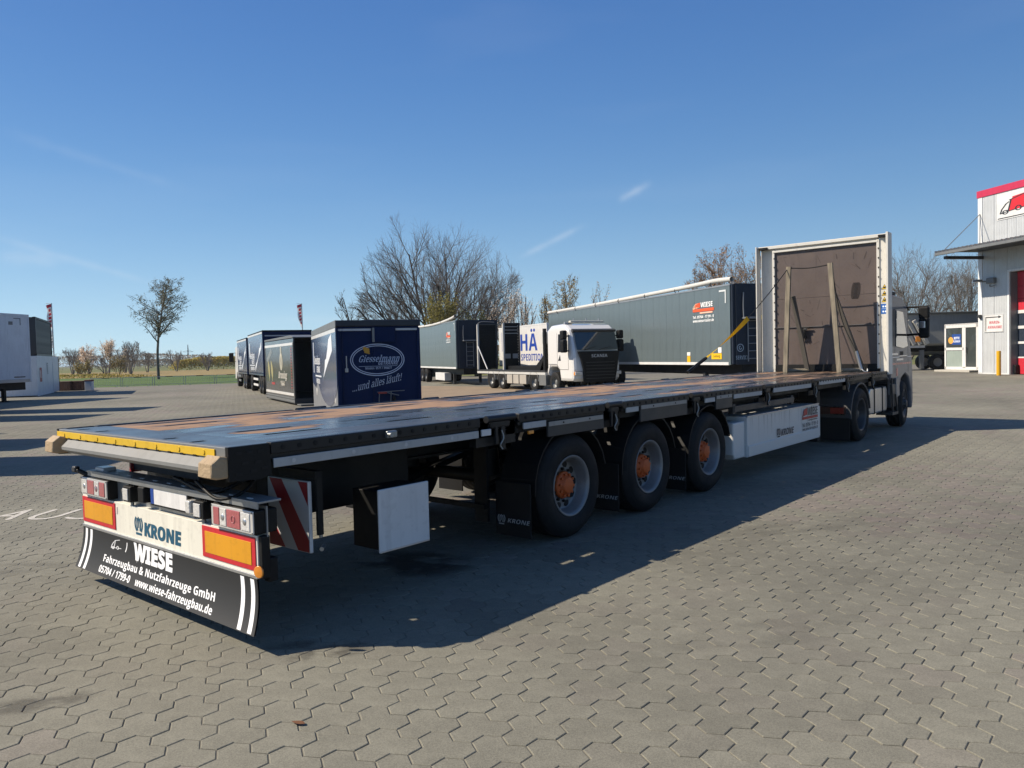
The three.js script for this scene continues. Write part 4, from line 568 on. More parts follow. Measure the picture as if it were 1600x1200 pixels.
// blue drinks trailer and the lorry before it
{
  const W = 2.35, dir = [-0.446, 1];
  const art = (x, w, h) => { const r = rng(8); x.fillStyle = 'rgba(232,238,246,0.92)'; x.beginPath(); x.moveTo(w * 0.5, h * 0.98); for (let k = 0; k <= 10; k++) x.lineTo(w * (0.5 + 0.42 * k / 10) + r() * 0.15, h * (0.9 - 0.75 * k / 10) - r() * 0.2); x.lineTo(w * 0.93, h * 0.3); x.lineTo(w * 0.7, h * 0.6); x.closePath(); x.fill(); x.fillRect(w * 0.08, h * 0.08, w * 0.05, h * 0.45); txt(x, 'Giesselmann', w * 0.1, h * 0.38, w * 0.36, h * 0.2, '#e8eef6', 'bold', 'serif'); txt(x, 'GET', w * 0.24, h * 0.6, w * 0.2, h * 0.14, '#e8eef6', 'bold'); x.fillRect(w * 0.1, h * 0.77, w * 0.36, h * 0.03); txt(x, 'MINDEN', w * 0.16, h * 0.83, w * 0.28, h * 0.11, '#e8eef6', 'bold'); };
  function drinksBox(g, z0, L, y0, H) {
    mb().span(0, W, y0, H - 0.05, z0 - L, z0, 0.015).build('body', K.navyCurtain, g); mb().span(-0.01, W + 0.01, H - 0.08, H, z0 - L, z0 + 0.02, 0.01).build('roof', K.black, g);
    mb().span(-0.02, 0.0, H - 0.16, H - 0.07, z0 - L, z0 - 0.1).build('white_stripe', K.white, g); mb().span(-0.01, 0.05, y0, H, z0 - 0.14, z0 + 0.012, 0.005).span(0, W, y0, H - 0.05, z0, z0 + 0.015).build('rear_frame', K.navy, g); mb().span(0.1, W - 0.1, H - 0.3, H - 0.24, z0 + 0.01, z0 + 0.022).build('silver_stripe', mat([0.4, 0.42, 0.46], 0.4), g);
    print('lettering', L - 0.3, H - y0 - 0.5, 80, art, g, [-0.01, (H + y0) / 2 - 0.1, z0 - L / 2], -Math.PI / 2, { rough: 0.3 });
    const h = mb(); for (let k = 0; k < 14; k++) h.box(0.02, 0.05, 0.03, -0.01, y0 + 0.12, z0 - 0.3 - k * (L - 0.5) / 14); h.build('curtain_buckles', K.black, g).userData.kind = 'stuff';
  }
  const t = park(thing('drinks_trailer', 'blue drinks trailer with mountain print, behind the dark open box body', 'trailer'), -12.07, 37.6, ...dir);
  drinksBox(t, 0, 7.4, 0.92, 3.15); mb().span(0.3, W - 0.3, 0.6, 0.92, -7.4, 0).build('chassis', K.black, t); for (const y of [0.36, 0.66]) mb().span(-0.01, 0.02, y, y + 0.11, -4.9, -2.6).build('side_guard', K.whiteDull, t);
  for (const z of [-0.75, -1.85]) for (const x of [0.18, W - 0.18]) farWheel(t, x, 0.45, z, 0.45, 0.34); farWheel(t, 0.18, 0.45, -6.2, 0.45, 0.34); mb().bar([W / 2, 0.6, -7.4], [W / 2, 0.6, -8.3], 0.05).build('drawbar', K.black, t);
  const q = park(thing('drinks_lorry', 'blue drinks lorry with black side mirror, coupled ahead of the drinks trailer', 'lorry'), -12.07 - 0.407 * 8.35, 37.6 + 0.913 * 8.35, ...dir);
  drinksBox(q, 0, 6.6, 0.9, 3.05); mb().span(0.3, W - 0.3, 0.55, 0.9, -8.4, 0).build('chassis', K.black, q); for (const y of [0.4, 0.68]) mb().span(-0.01, 0.02, y, y + 0.13, -5.9, -4.4).build('side_guard', K.greySteel, q);
  for (const z of [-1.2, -2.4]) for (const x of [0.18, W - 0.18]) farWheel(q, x, 0.45, z, 0.45, 0.34, K.rubber, K.galv); for (const x of [0.18, W - 0.18]) farWheel(q, x, 0.45, -7.3, 0.45, 0.3);
  mb().side([[-6.7, 0.7], [-6.7, 2.7], [-8.3, 2.6], [-8.7, 1.6], [-8.75, 0.5], [-7.9, 0.5], [-7.6, 0.95], [-7.0, 0.95], [-6.8, 0.6]], 0, W, 0.03).build('cab', K.white, q);
  { const m = mb().box(0.3, 0.62, 0.16, -0.28, 1.95, -8.1, 0.04).build('side_mirror', K.black, q); mb().bar([-0.3, 2.25, -8.1], [0.02, 2.25, -8.1], 0.02).bar([-0.3, 1.68, -8.1], [0.02, 1.68, -8.1], 0.02).build('mirror_arm', K.black, m); }
}
// grey walking-floor trailers with a rolled tarpaulin on the top edge
function greyTrailer(label, lat, dep, dir, L, W, H, y0, panel, sag, chassis) {
  const g = park(thing('tipper_trailer', label, 'trailer'), lat, dep, ...dir);
  mb().span(0.035, W - 0.035, y0 + 0.02, H - 0.02, -L, -0.04).build('body', K.greyDark, g);
  const n = Math.round((L - 0.3) / panel), w = (L - 0.3) / n, sides = [new RoundedBoxGeometry(0.036, H - y0 - 0.14, w - 0.003, 1, 0.005)].map((x) => boxUV(flat(x)));
  for (let k = 0; k < n; k++) { const m = new THREE.Mesh(sides[0], K.grey); m.name = 'side_panel'; m.position.set(0.018 + 0.0015 * (k % 2), (H + y0) / 2 + 0.02, -0.3 - w * (k + 0.5)); m.castShadow = m.receiveShadow = true; g.add(m); }
  mb().add(new THREE.CylinderGeometry(0.14, 0.14, H - y0, 16, 1, false, Math.PI, Math.PI / 2 * 1.0), 0.14, (H + y0) / 2, -0.14).span(0, 0.03, y0, H, -0.31, -0.14).build('corner_post', K.grey, g);
  mb().span(0.14, W, y0, H, -0.06, 0.0, 0.01).build('end_wall', K.greyDark, g);
  mb().span(-0.01, 0.03, y0 - 0.01, y0 + 0.09, -L, -0.25, 0.006).build('bottom_rail', K.whiteDull, g); mb().span(-0.012, 0.05, H - 0.06, H, -L, -0.12, 0.006).build('top_rail', K.galv, g);
  mb().tube(sag.map(([z, y]) => [0.03 + 0.02 * Math.sin(z * 3), H + y, z]), 0.082, 60, 12).build('rolled_tarpaulin', K.tarp, g);
  { const s = mb(); for (let z = 1.2; z < L; z += 2.4) s.add(new THREE.TorusGeometry(0.088, 0.014, 6, 14), 0.03, H + 0.08 * (1 - z / L), -z); s.build('tarpaulin_strap', K.black, g); }
  // ladder and pipes on the end wall
  { const l = mb(); for (const x of [0.55, 0.95]) l.bar([x, y0 + 0.1, 0.06], [x, H - 1.2, 0.06], 0.02); for (let k = 0; k < 6; k++) l.bar([0.55, y0 + 0.2 + k * 0.25, 0.06], [0.95, y0 + 0.2 + k * 0.25, 0.06], 0.016); l.box(0.9, 0.06, 0.3, 0.8, H - 1.15, 0.14, 0.01).tube([[0.4, H - 0.3, 0.05], [0.38, H - 0.7, 0.06], [0.38, H - 1.15, 0.08]], 0.02).tube([[1.2, H - 1.15, 0.12], [1.2, H - 0.3, 0.1], [1.35, H - 0.14, 0.08], [W - 0.2, H - 0.14, 0.06]], 0.02, 20); l.build('ladder', mat([0.22, 0.235, 0.25], 0.5, 0.3), g); }
  mb().span(0.4, W - 0.4, y0 - 0.35, y0, -L, -0.1).build('chassis', K.black, g);
  mb().span(0.35, 0.5, 0.05, y0 - 0.3, -2.4, -2.25).span(0.3, 0.55, 0.02, 0.06, -2.45, -2.2).build('landing_leg', K.charcoal, g); mb().span(W - 0.5, W - 0.35, 0.05, y0 - 0.3, -2.4, -2.25).build('landing_leg', K.charcoal, g);
  for (const z of [-L + 1.4, -L + 2.65, -L + 3.9]) for (const x of [0.2, W - 0.2]) farWheel(g, x, 0.46, z, 0.46, 0.34);
  return g;
}
const wiesePrint = (x, w, h) => { lorryLogo(x, 0.0, 0.02, w * 0.36, h * 0.3, '#f2c9a8', '#d4532e'); txt(x, 'WIESE', w * 0.38, h * 0.02, w * 0.58, h * 0.24, '#f4f6f7', 'bold'); x.fillStyle = '#d8572c'; x.fillRect(0, h * 0.33, w, h * 0.14); x.fillStyle = '#e9b8a0'; x.fillRect(w * 0.34, h * 0.5, w * 0.6, h * 0.07); txt(x, 'Tel. 05704 - 17 99 - 0', 0, h * 0.66, w, h * 0.13, '#f0f3f4', 'bold'); txt(x, 'www.wiese-trailer.de', 0, h * 0.84, w, h * 0.14, '#f0f3f4', 'bold'); };
{
  const a = greyTrailer('long grey trailer with yellow sticker and white rolled tarpaulin, right of the white lorry', 7.32, 25.5, [-0.31, 0.951], 17, 2.4, 3.82, 1.13, 0.5, [[-17, 0.04], [-12, 0.05], [-6, 0.1], [-2.2, 0.14], [-1, 0.17], [-0.05, 0.14]]);
  print('lettering', 1.35, 0.72, 260, wiesePrint, a, [-0.012, 2.98, -1.75], -Math.PI / 2);
  print('corner_mark', 0.4, 0.45, 100, (x, w, h) => { x.fillStyle = '#c9ced0'; x.fillRect(0, 0, w, 0.06); x.fillRect(w - 0.06, 0, 0.06, h); }, a, [-0.012, 3.42, -0.55], -Math.PI / 2);
  print('yellow_sticker', 0.62, 0.2, 300, (x, w, h) => { x.fillStyle = '#e3b515'; x.fillRect(0, 0, w, h); txt(x, 'Ladung', 0.1, 0.05, 0.42, 0.11, '#4a3a08', 'bold'); }, a, [-0.012, 1.42, -0.95], -Math.PI / 2);
  print('white_sticker', 0.2, 0.18, 200, (x, w, h) => { x.fillStyle = '#e4e6e6'; x.fillRect(0, 0, w, h); }, a, [-0.012, 1.63, -0.75], -Math.PI / 2);
  print('yellow_label', 0.22, 0.36, 200, (x, w, h) => { x.fillStyle = '#dfe0da'; x.fillRect(0, 0, w, h * 0.35); x.fillStyle = '#dfae18'; x.fillRect(0, h * 0.4, w, h * 0.6); }, a, [-0.012, 1.4, -2.75], -Math.PI / 2);
  print('end_emblem', 0.55, 0.6, 160, (x, w, h) => { x.strokeStyle = '#9fb0bd'; x.lineWidth = 0.025; x.beginPath(); x.arc(0.2, 0.16, 0.12, 0, 7); x.stroke(); x.beginPath(); x.arc(0.2, 0.16, 0.05, 0, 5); x.stroke(); txt(x, 'SERVICE', 0.02, 0.42, 0.5, 0.13, '#8fa0ad', 'bold'); }, a, [0.36, 1.55, 0.004]);
  mb().box(0.28, 0.14, 0.02, 0.9, 2.68, 0.3, 0.005).build('yellow_plate', K.yellow, a);
  const b = greyTrailer('shorter grey trailer with sagging rolled tarpaulin, between the blue swap body and white lorry', -3.03, 43, [-0.31, 0.951], 12.6, 2.4, 3.66, 0.95, 0.52, [[-12.6, 0.1], [-6.5, 0.0], [-3, 0.06], [-0.6, 0.18], [-0.2, 0.24]]);
  print('lettering', 1.0, 0.66, 200, wiesePrint, b, [-0.012, 2.75, -1.9], -Math.PI / 2);
  print('corner_mark', 0.25, 0.42, 100, (x, w, h) => { x.fillStyle = '#c3c9cb'; x.fillRect(w - 0.06, 0, 0.06, h); x.fillRect(0, 0, w, 0.05); }, b, [-0.012, 3.3, -0.45], -Math.PI / 2);
  mb().span(-0.01, 0.4, 0.22, 0.68, -5.6, -3.1, 0.02).build('side_box', K.whiteDull, b);
}
// white container with lettering behind the lorry
{
  const W = 2.4, L = 7.6, g = park(thing('white_container', 'white haulage container with big blue lettering behind the white lorry', 'container'), 2.1, 45, -0.383, 0.924);
  mb().span(0, W, 0.92, 3.45, -L, 0, 0.02).build('body', K.white, g); mb().span(-0.012, 0.02, 0.9, 1.0, -L, 0).build('bottom_rail', K.greySteel, g); mb().span(-0.01, 0.03, 3.38, 3.47, -L, 0, 0.005).build('top_rail', K.white, g);
  mb().span(0.3, W - 0.3, 0.6, 0.9, -L, 0).build('chassis', K.black, g); for (const z of [-1.2, -2.5, -6]) for (const x of [0.2, W - 0.2]) farWheel(g, x, 0.45, z, 0.45, 0.34);
  print('lettering', L - 0.2, 2.2, 90, (x, w, h) => { const c = '#1c3f9c'; x.fillStyle = c; x.fillRect(0.45, 0.1, 0.22, 1.25); txt(x, 'HÄ', 3.4, 0.32, 2.75, 1.05, c, 'bold'); txt(x, 'SPEDITION', 3.6, 1.56, 3.5, 0.42, c, 'bold'); }, g, [-0.005, 2.15, -L / 2], -Math.PI / 2);
}
// white lorry with two upright loading ramps
{
  const W = 2.2, g = park(thing('white_lorry', 'white lorry with black grille facing the camera and dark upright ramps on its bed', 'lorry'), 2.49, 31, -0.42, 0.907);
  const cabW = mat([0.7, 0.7, 0.69], 0.3, 0, { grime: false, clearcoat: 1, clearcoatRoughness: 0.06 });
  const cab = mb().side([[-0.12, 0.5], [0.0, 0.62], [0.02, 1.0], [-0.06, 1.74], [-0.3, 2.5], [-0.36, 2.62], [-0.62, 2.8], [-1.0, 2.87], [-1.9, 2.84], [-2.3, 2.62], [-2.3, 0.75], [-2.15, 0.7], [-2.1, 0.95], [-1.95, 1.08], [-1.45, 1.08], [-1.26, 0.95], [-1.15, 0.5]], 0, W, 0.13).build('cab', cabW, g);
  mb().side([[-0.055, 1.78], [-0.29, 2.5], [-0.3, 2.49], [-0.075, 1.78]].map(([z, y]) => [z + 0.075, y]), 0.16, W - 0.1, 0.005).build('windscreen', mat([0.03, 0.045, 0.05], 0.05, 0, { grime: false, clearcoat: 1, clearcoatRoughness: 0.02 }), cab);
  mb().side([[-0.2, 2.5], [-0.16, 2.58], [-0.3, 2.64], [-0.34, 2.52]], 0.1, W - 0.06, 0.01).build('sun_visor', K.charcoal, cab);
  { const s = new THREE.Shape([[0.42, 0.46], [1.86, 0.46], [1.98, 1.0], [2.1, 1.72], [0.16, 1.72], [0.3, 1.4], [0.4, 1.0]].map((p) => new THREE.Vector2(...p))); const gr = mb().front(s, 0.03, 0.13, 0.01).build('grille', K.black, cab); const b = mb(); for (let k = 0; k < 6; k++) b.span(0.5, 1.85, 0.6 + k * 0.13, 0.63 + k * 0.13, 0.13, 0.15, 0.004); b.build('grille_bar', K.charcoal, gr); print('lettering', 0.8, 0.16, 300, (x, w, h) => txt(x, 'SCANIA', 0.02, 0.02, w - 0.04, h - 0.04, '#b9bcc0', 'bold'), gr, [1.13, 1.53, 0.146]); }
  mb().box(0.34, 0.14, 0.06, 0.2, 0.82, 0.06, 0.03).box(0.34, 0.14, 0.06, W - 0.16, 0.82, 0.06, 0.03).build('headlamp', K.lens, cab);
  mb().box(0.08, 0.14, 0.1, 0.06, 0.82, 0.0, 0.02).build('indicator', K.amber, cab);
  for (const x of [0.2, W - 0.16]) { mb().box(0.3, 0.02, 0.02, x, 0.9, 0.1, 0.006).build('headlamp_trim', K.charcoal, cab); }
  for (const x of [0.5, 1.2]) mb().beam([x, 1.77, 0.035], [x + 0.55, 1.9, -0.01], 0.02, 0.012).build('wiper', K.black, cab);
  for (const z of [-0.42, -1.36]) mb().span(-0.003, 0.004, 1.0, 2.5, z - 0.008, z + 0.008).build('door_gap', K.black, cab);
  mb().span(-0.004, 0.004, 0.98, 0.995, -1.36, -0.42).build('door_gap', K.black, cab); mb().span(-0.006, 0.002, 1.2, 1.215, -2.2, -1.4).build('body_crease', K.greySteel, cab);
  mb().side([[-0.5, 1.75], [-0.52, 2.45], [-1.25, 2.45], [-1.3, 1.7]], -0.004, 0.01, 0.003).build('side_window', K.glass, cab); mb().side([[-1.05, 1.35], [-1.12, 1.6], [-1.3, 1.35]], -0.004, 0.006).build('door_handle', K.charcoal, cab);
  for (const [x0, s] of [[0, -1], [W, 1]]) { const m = mb().box(0.22, 0.36, 0.3, x0 + 0.24 * s, 2.4, -0.36, 0.06).box(0.24, 0.52, 0.32, x0 + 0.24 * s, 1.94, -0.36, 0.07).build('side_mirror', K.black, cab); mb().bar([x0, 2.35, -0.36], [x0 + 0.2 * s, 2.35, -0.36], 0.03).bar([x0, 1.75, -0.4], [x0 + 0.2 * s, 1.75, -0.36], 0.03).build('mirror_arm', K.black, m); }
  { const l = mb().box(1.6, 0.09, 0.2, 1.1, 2.95, -0.8, 0.03).build('light_bar', mat([0.6, 0.58, 0.5], 0.4), cab); const b = mb(); for (let k = 0; k < 4; k++) b.cyl(0.06, 0.05, 0.1, 0.15 + k * 0.12, 2.9, -0.9 - 0.05 * k, 'y', 12); for (const q of [0.5, 1.1, 1.7]) b.cyl(0.03, 0.02, 0.12, q, 3.04, -0.8, 'y', 8); b.build('roof_lamp', K.galv, l); }
  const bed = mb().span(0, W, 0.74, 0.86, -10.2, -2.5, 0.01).build('bed', mat([0.55, 0.56, 0.55], 0.5), g); mb().span(-0.01, W + 0.01, 0.86, 0.93, -10.2, -2.5).build('bed_edge', K.charcoal, g);
  mb().span(0.6, W - 0.6, 0.45, 0.74, -10, -2.3).span(0.3, W - 0.3, 0.93, 1.12, -7.5, -2.5).build('chassis', K.black, g);
  for (const z of [-1.69, -3.63, -7.1, -8.4]) for (const x of [0.17, W - 0.17]) { farWheel(g, x, 0.44, z, 0.44, 0.3); if (x < 1) { const p = [], q = []; for (let k = 0; k <= 10; k++) { const a = Math.PI * k / 10; p.push([z + 0.5 * Math.cos(a), 0.46 + 0.47 * Math.sin(a)]); q.unshift([z + 0.47 * Math.cos(a), 0.46 + 0.44 * Math.sin(a)]); } if (z < -2) mb().side([...p, ...q], 0.0, 0.34).build('mudguard', K.galv, g); } }
  for (const [a, b] of [[-4.4, -5.1], [-5.2, -5.8], [-5.9, -6.5]]) mb().span(0.0, 0.5, 0.3, 0.72, b, a, 0.02).build('tool_box', mat([0.42, 0.4, 0.36], 0.5), g);
  mb().span(0.0, 0.4, 0.28, 0.74, -3.1, -2.45, 0.02).build('tank', K.greySteel, g);
  const ramp = (z, x0, x1, h, label) => { const r = new THREE.Group(); r.name = 'loading_ramp'; r.position.set(0, 0.93, z); g.add(r); mb().span(x0, x0 + 0.09, 0, h, -0.06, 0.06, 0.01).build('ramp_edge', mat([0.5, 0.5, 0.47], 0.5), r); mb().span(x1 - 0.07, x1, 0, h, -0.05, 0.05, 0.01).span(x0, x1, h - 0.05, h, -0.05, 0.05).build('ramp_frame', K.charcoal, r); const m = mb(); for (let k = 0; k < 17; k++) m.span(x0 + 0.09, x1 - 0.07, k * h / 17 + 0.01, (k + 0.8) * h / 17, -0.03, -0.005); m.build('ramp_tread', K.black, r); mb().span(x0 + 0.1, x1 - 0.08, 0.02, h - 0.06, -0.05, -0.035).build('ramp_back', K.black, r); return r; };
  const r1 = ramp(-10.1, 0.0, 1.12, 2.36); mb().bar([0.02, 1.2, 0.06], [0.12, 0.02, 1.0], 0.03).build('ramp_stay', K.whiteDull, r1);
  const r2 = ramp(-7.1, 0.1, 1.02, 2.28); { const b = mb(); for (let k = 0; k < 3; k++) b.span(0.2, 0.92, 1.75 + k * 0.16, 1.79 + k * 0.16, 0.0, 0.02); b.span(0.22, 0.5, 0.55, 0.78, 0, 0.02).span(0.62, 0.9, 0.55, 0.78, 0, 0.02).build('ramp_plate', mat([0.3, 0.3, 0.29], 0.5), r2); }
  mb().span(0.05, 0.16, 0.93, 2.75, -2.75, -2.6).side([[-4.1, 0.93], [-3.4, 0.93], [-2.75, 1.75], [-2.75, 2.3], [-3.0, 1.6]], 0.2, 0.4).span(0.1, W - 0.1, 0.93, 1.5, -2.75, -2.62).build('bulkhead', K.black, g); mb().span(0.1, 0.6, 2.1, 2.6, -2.9, -2.74, 0.02).build('tool_locker', mat([0.35, 0.36, 0.35], 0.5), g);
}
// left: refrigerated trailer, stacked containers
function boxTrailer(g, W, L, H, y0) {
  mb().span(0, W, y0, H, -L, 0, 0.02).build('body', K.reefer, g); mb().span(W - 0.02, W + 0.012, y0 - 0.02, y0 + 0.14, -L, 0, 0.005).build('bottom_rail', K.galv, g); mb().span(W - 0.03, W + 0.015, H - 0.1, H + 0.02, -L, 0, 0.006).build('top_rail', K.reefer, g);
  mb().span(W - 0.09, W + 0.014, y0, H, -L, -L + 0.1, 0.006).build('corner_post', K.reefer, g); mb().span(0.35, W - 0.35, y0 - 0.4, y0 - 0.02, -L, -0.2).build('chassis', K.black, g);
  for (const z of [-1.3, -2.6, -3.9]) for (const x of [0.2, W - 0.2]) farWheel(g, x, 0.46, z, 0.46, 0.34);
  for (const x of [0.25, W - 0.4]) mb().span(x, x + 0.15, 0.05, y0 - 0.3, -L + 1.5, -L + 1.35).span(x - 0.05, x + 0.2, 0.0, 0.05, -L + 1.6, -L + 1.25).build('landing_leg', K.black, g);
  mb().span(0.1, W - 0.1, 0.3, y0 - 0.05, -L + 4, -L + 2.2).build('pallet_rack', K.black, g);
}
{
  const g = park(thing('refrigerated_trailer', 'pale refrigerated trailer at the left edge, before the stacked containers', 'trailer'), -27.8, 27.6, 0.14, 0.99), W = 2.4, L = 11.2;
  boxTrailer(g, W, L, 4.22, 0.93); mb().span(W, W + 0.012, 3.7, 3.86, -L + 1.3, -L + 1.05).build('vent_flap', K.greySteel, g); mb().span(W, W + 0.012, 4.0, 4.04, -L + 0.98, -L + 0.55).span(W, W + 0.012, 3.7, 4.0, -L + 0.59, -L + 0.55).build('corner_mark', K.greySteel, g); mb().span(W, W + 0.01, 1.15, 1.2, -L + 1.1, -L + 0.4).build('maker_plate', K.charcoal, g); mb().span(W - 0.2, W, 0.3, 0.9, -L + 5.4, -L + 4.6).build('side_guard', K.black, g);
    const c1 = park(thing('dark_container', 'dark corrugated container stacked on top of the white container', 'container'), -28.35, 42.0, -0.4, 0.917, 2.27);
  mb().span(0.03, 2.17, 0.02, 2.14, -5.9, -0.02).build('body', K.charcoal, c1); { const n = 22, gg = boxUV(flat(new RoundedBoxGeometry(0.04, 1.9, 0.17, 1, 0.018))); for (let k = 0; k < n; k++) { const m = new THREE.Mesh(gg, K.charcoal); m.name = 'wall_rib'; m.position.set(2.18, 1.08, -0.26 - k * 5.5 / n); m.castShadow = true; c1.add(m); } } mb().span(2.1, 2.22, 0, 0.12, -5.95, 0.0).span(2.1, 2.22, 2.05, 2.16, -5.95, 0).span(2.08, 2.22, 0, 2.16, -0.12, 0).span(2.08, 2.22, 0, 2.16, -5.95, -5.83).build('container_frame', K.charcoal, c1);
  const c2 = park(thing('white_container', 'white container with red sign under the dark container', 'container'), -28.35, 42.0, -0.4, 0.917); mb().span(0.02, 2.2, 0.05, 2.26, -5.9, 0, 0.02).build('body', K.reefer, c2); mb().span(2.16, 2.22, 0.02, 0.14, -5.95, 0).span(2.16, 2.22, 2.14, 2.27, -5.95, 0).build('container_frame', K.reefer, c2);
  print('red_sign', 0.75, 0.8, 120, (x, a, h) => { x.fillStyle = '#a32a30'; x.fillRect(0, 0, a, h); x.fillStyle = '#e6d6d4'; x.fillRect(0.12, 0.12, 0.16, 0.45); x.fillRect(0.35, 0.2, 0.1, 0.4); }, c2, [2.215, 1.2, -1.15], Math.PI / 2); print('figure_sign', 0.45, 0.65, 120, (x, a, h) => { x.fillStyle = '#c8cdd0'; x.fillRect(0, 0, a, h); x.strokeStyle = '#3a4046'; x.lineWidth = 0.03; x.strokeRect(0.03, 0.03, a - 0.06, h - 0.06); x.fillStyle = '#3a4046'; x.beginPath(); x.arc(a / 2, 0.17, 0.06, 0, 7); x.fill(); x.fillRect(a / 2 - 0.06, 0.24, 0.12, 0.3); }, c2, [2.215, 1.55, -3.7], Math.PI / 2);
  const c3 = park(thing('white_container', 'second white container standing end to end behind the first by the flagpole', 'container'), -28.35 - 0.4 * 6.05, 42.0 + 0.917 * 6.05, -0.4, 0.917); mb().span(0.02, 2.2, 0.05, 2.26, -2.6, 0, 0.02).build('body', K.reefer, c3); mb().span(2.16, 2.22, 0.02, 2.27, -2.62, -2.5).build('corner_post', K.charcoal, c3);
}
// further trailers of the same row, outside the picture on the left: their shadows lie on the paving
[[-11.15, 11.45, 3.95, 'nearest'], [-14.15, 14.95, 3.95, 'second'], [-17.2, 18.1, 3.9, 'third'], [-18.1, 23.2, 3.95, 'fourth']].forEach(([lat, dep, H, nth], i) => {
  const g = park(thing('box_trailer', nth + ' of the pale box trailers parked beyond the left edge, its shadow on the paving', 'trailer', 'box trailers parked beyond the left edge'), lat, dep, -1, 0.03 * i);
  boxTrailer(g, i === 2 ? 1.0 : 2.45, 9, H, 0.95);
});
{ const g = park(thing('container_stack', 'tall stack of pale containers beyond the left edge, its long shadow on the paving', 'container'), -19.6, 27.0, -1, 0.02); mb().span(0, 2.4, 0.02, 2.6, -6, 0, 0.02).build('lower_container', K.reefer, g); mb().span(0, 2.4, 2.62, 5.4, -6, 0, 0.02).build('upper_container', K.reefer, g); }
// right: grey half-pipe tipper behind the tractor
{
  const g = park(thing('half_pipe_tipper', 'grey half-pipe tipper trailer with slanted ribbed front, behind the tractor', 'trailer'), 24.6, 51.9, 1, -0.06);
  const b = mat([0.3, 0.315, 0.31], 0.45);                              // local -z runs to the right of the yard, +x towards the viewer
  const s = new THREE.Shape([[0.95, 1.75], [14, 1.6], [14, 3.55], [0.0, 3.55]].map((p) => new THREE.Vector2(...p)));
  const e = new THREE.ExtrudeGeometry(s, { depth: 2.1, bevelEnabled: true, bevelSize: 0.12, bevelThickness: 0.12, bevelSegments: 3 }); e.rotateY(Math.PI / 2); mb().add(e, 0.14, 0, 0).build('tub', b, g);
  mb().cyl(0.8, 0.8, 12.5, 1.2, 1.75, -7.5, 'z', 24).build('tub_bottom', b, g); mb().span(0.0, 2.5, 3.6, 3.7, -14, -0.1, 0.03).build('top_rail', mat([0.12, 0.13, 0.13], 0.5), g);
  const rib = mat([0.6, 0.59, 0.53], 0.5); for (let k = 0; k < 5; k++) mb().beam([2.5, 3.2, 0.25 - k * 0.38], [2.43, 1.65, -0.55 - k * 0.38], 0.16, 0.22).build('slanted_rib', rib, g); mb().beam([2.55, 3.0, -1.45], [2.5, 1.7, -2.15], 0.1, 0.2).build('end_rib', rib, g); mb().box(0.04, 0.35, 0.3, 2.58, 2.0, -1.5, 0.02).build('orange_reflector', K.amber, g);
  { const l = mb(); for (const q of [0, 0.4]) l.bar([2.6, 1.7, 0.5 - q], [2.6, 3.2, 0.75 - q], 0.03); for (let k = 0; k < 6; k++) l.bar([2.6, 1.8 + k * 0.25, 0.52 + k * 0.04], [2.6, 1.8 + k * 0.25, 0.12 + k * 0.04], 0.025); l.build('ladder', K.galv, g); }
  mb().span(0.3, 2.0, 1.2, 1.55, -13, 0.6).build('chassis', K.black, g); mb().span(2.2, 2.4, 1.45, 1.6, -2, 0.6).build('frame_rail', K.whiteDull, g); mb().span(2.1, 2.3, 0.1, 1.3, -2.0, -1.75).span(2.15, 2.3, 0.7, 1.2, -1.2, -1.05).build('landing_leg', K.greySteel, g);
  for (const z of [0.1, -2.9, -4.2, -5.5]) { farWheel(g, 0.25, 0.5, z, 0.5, 0.36, K.rubber, K.alu); farWheel(g, 2.0, 0.5, z, 0.5, 0.36); }
}

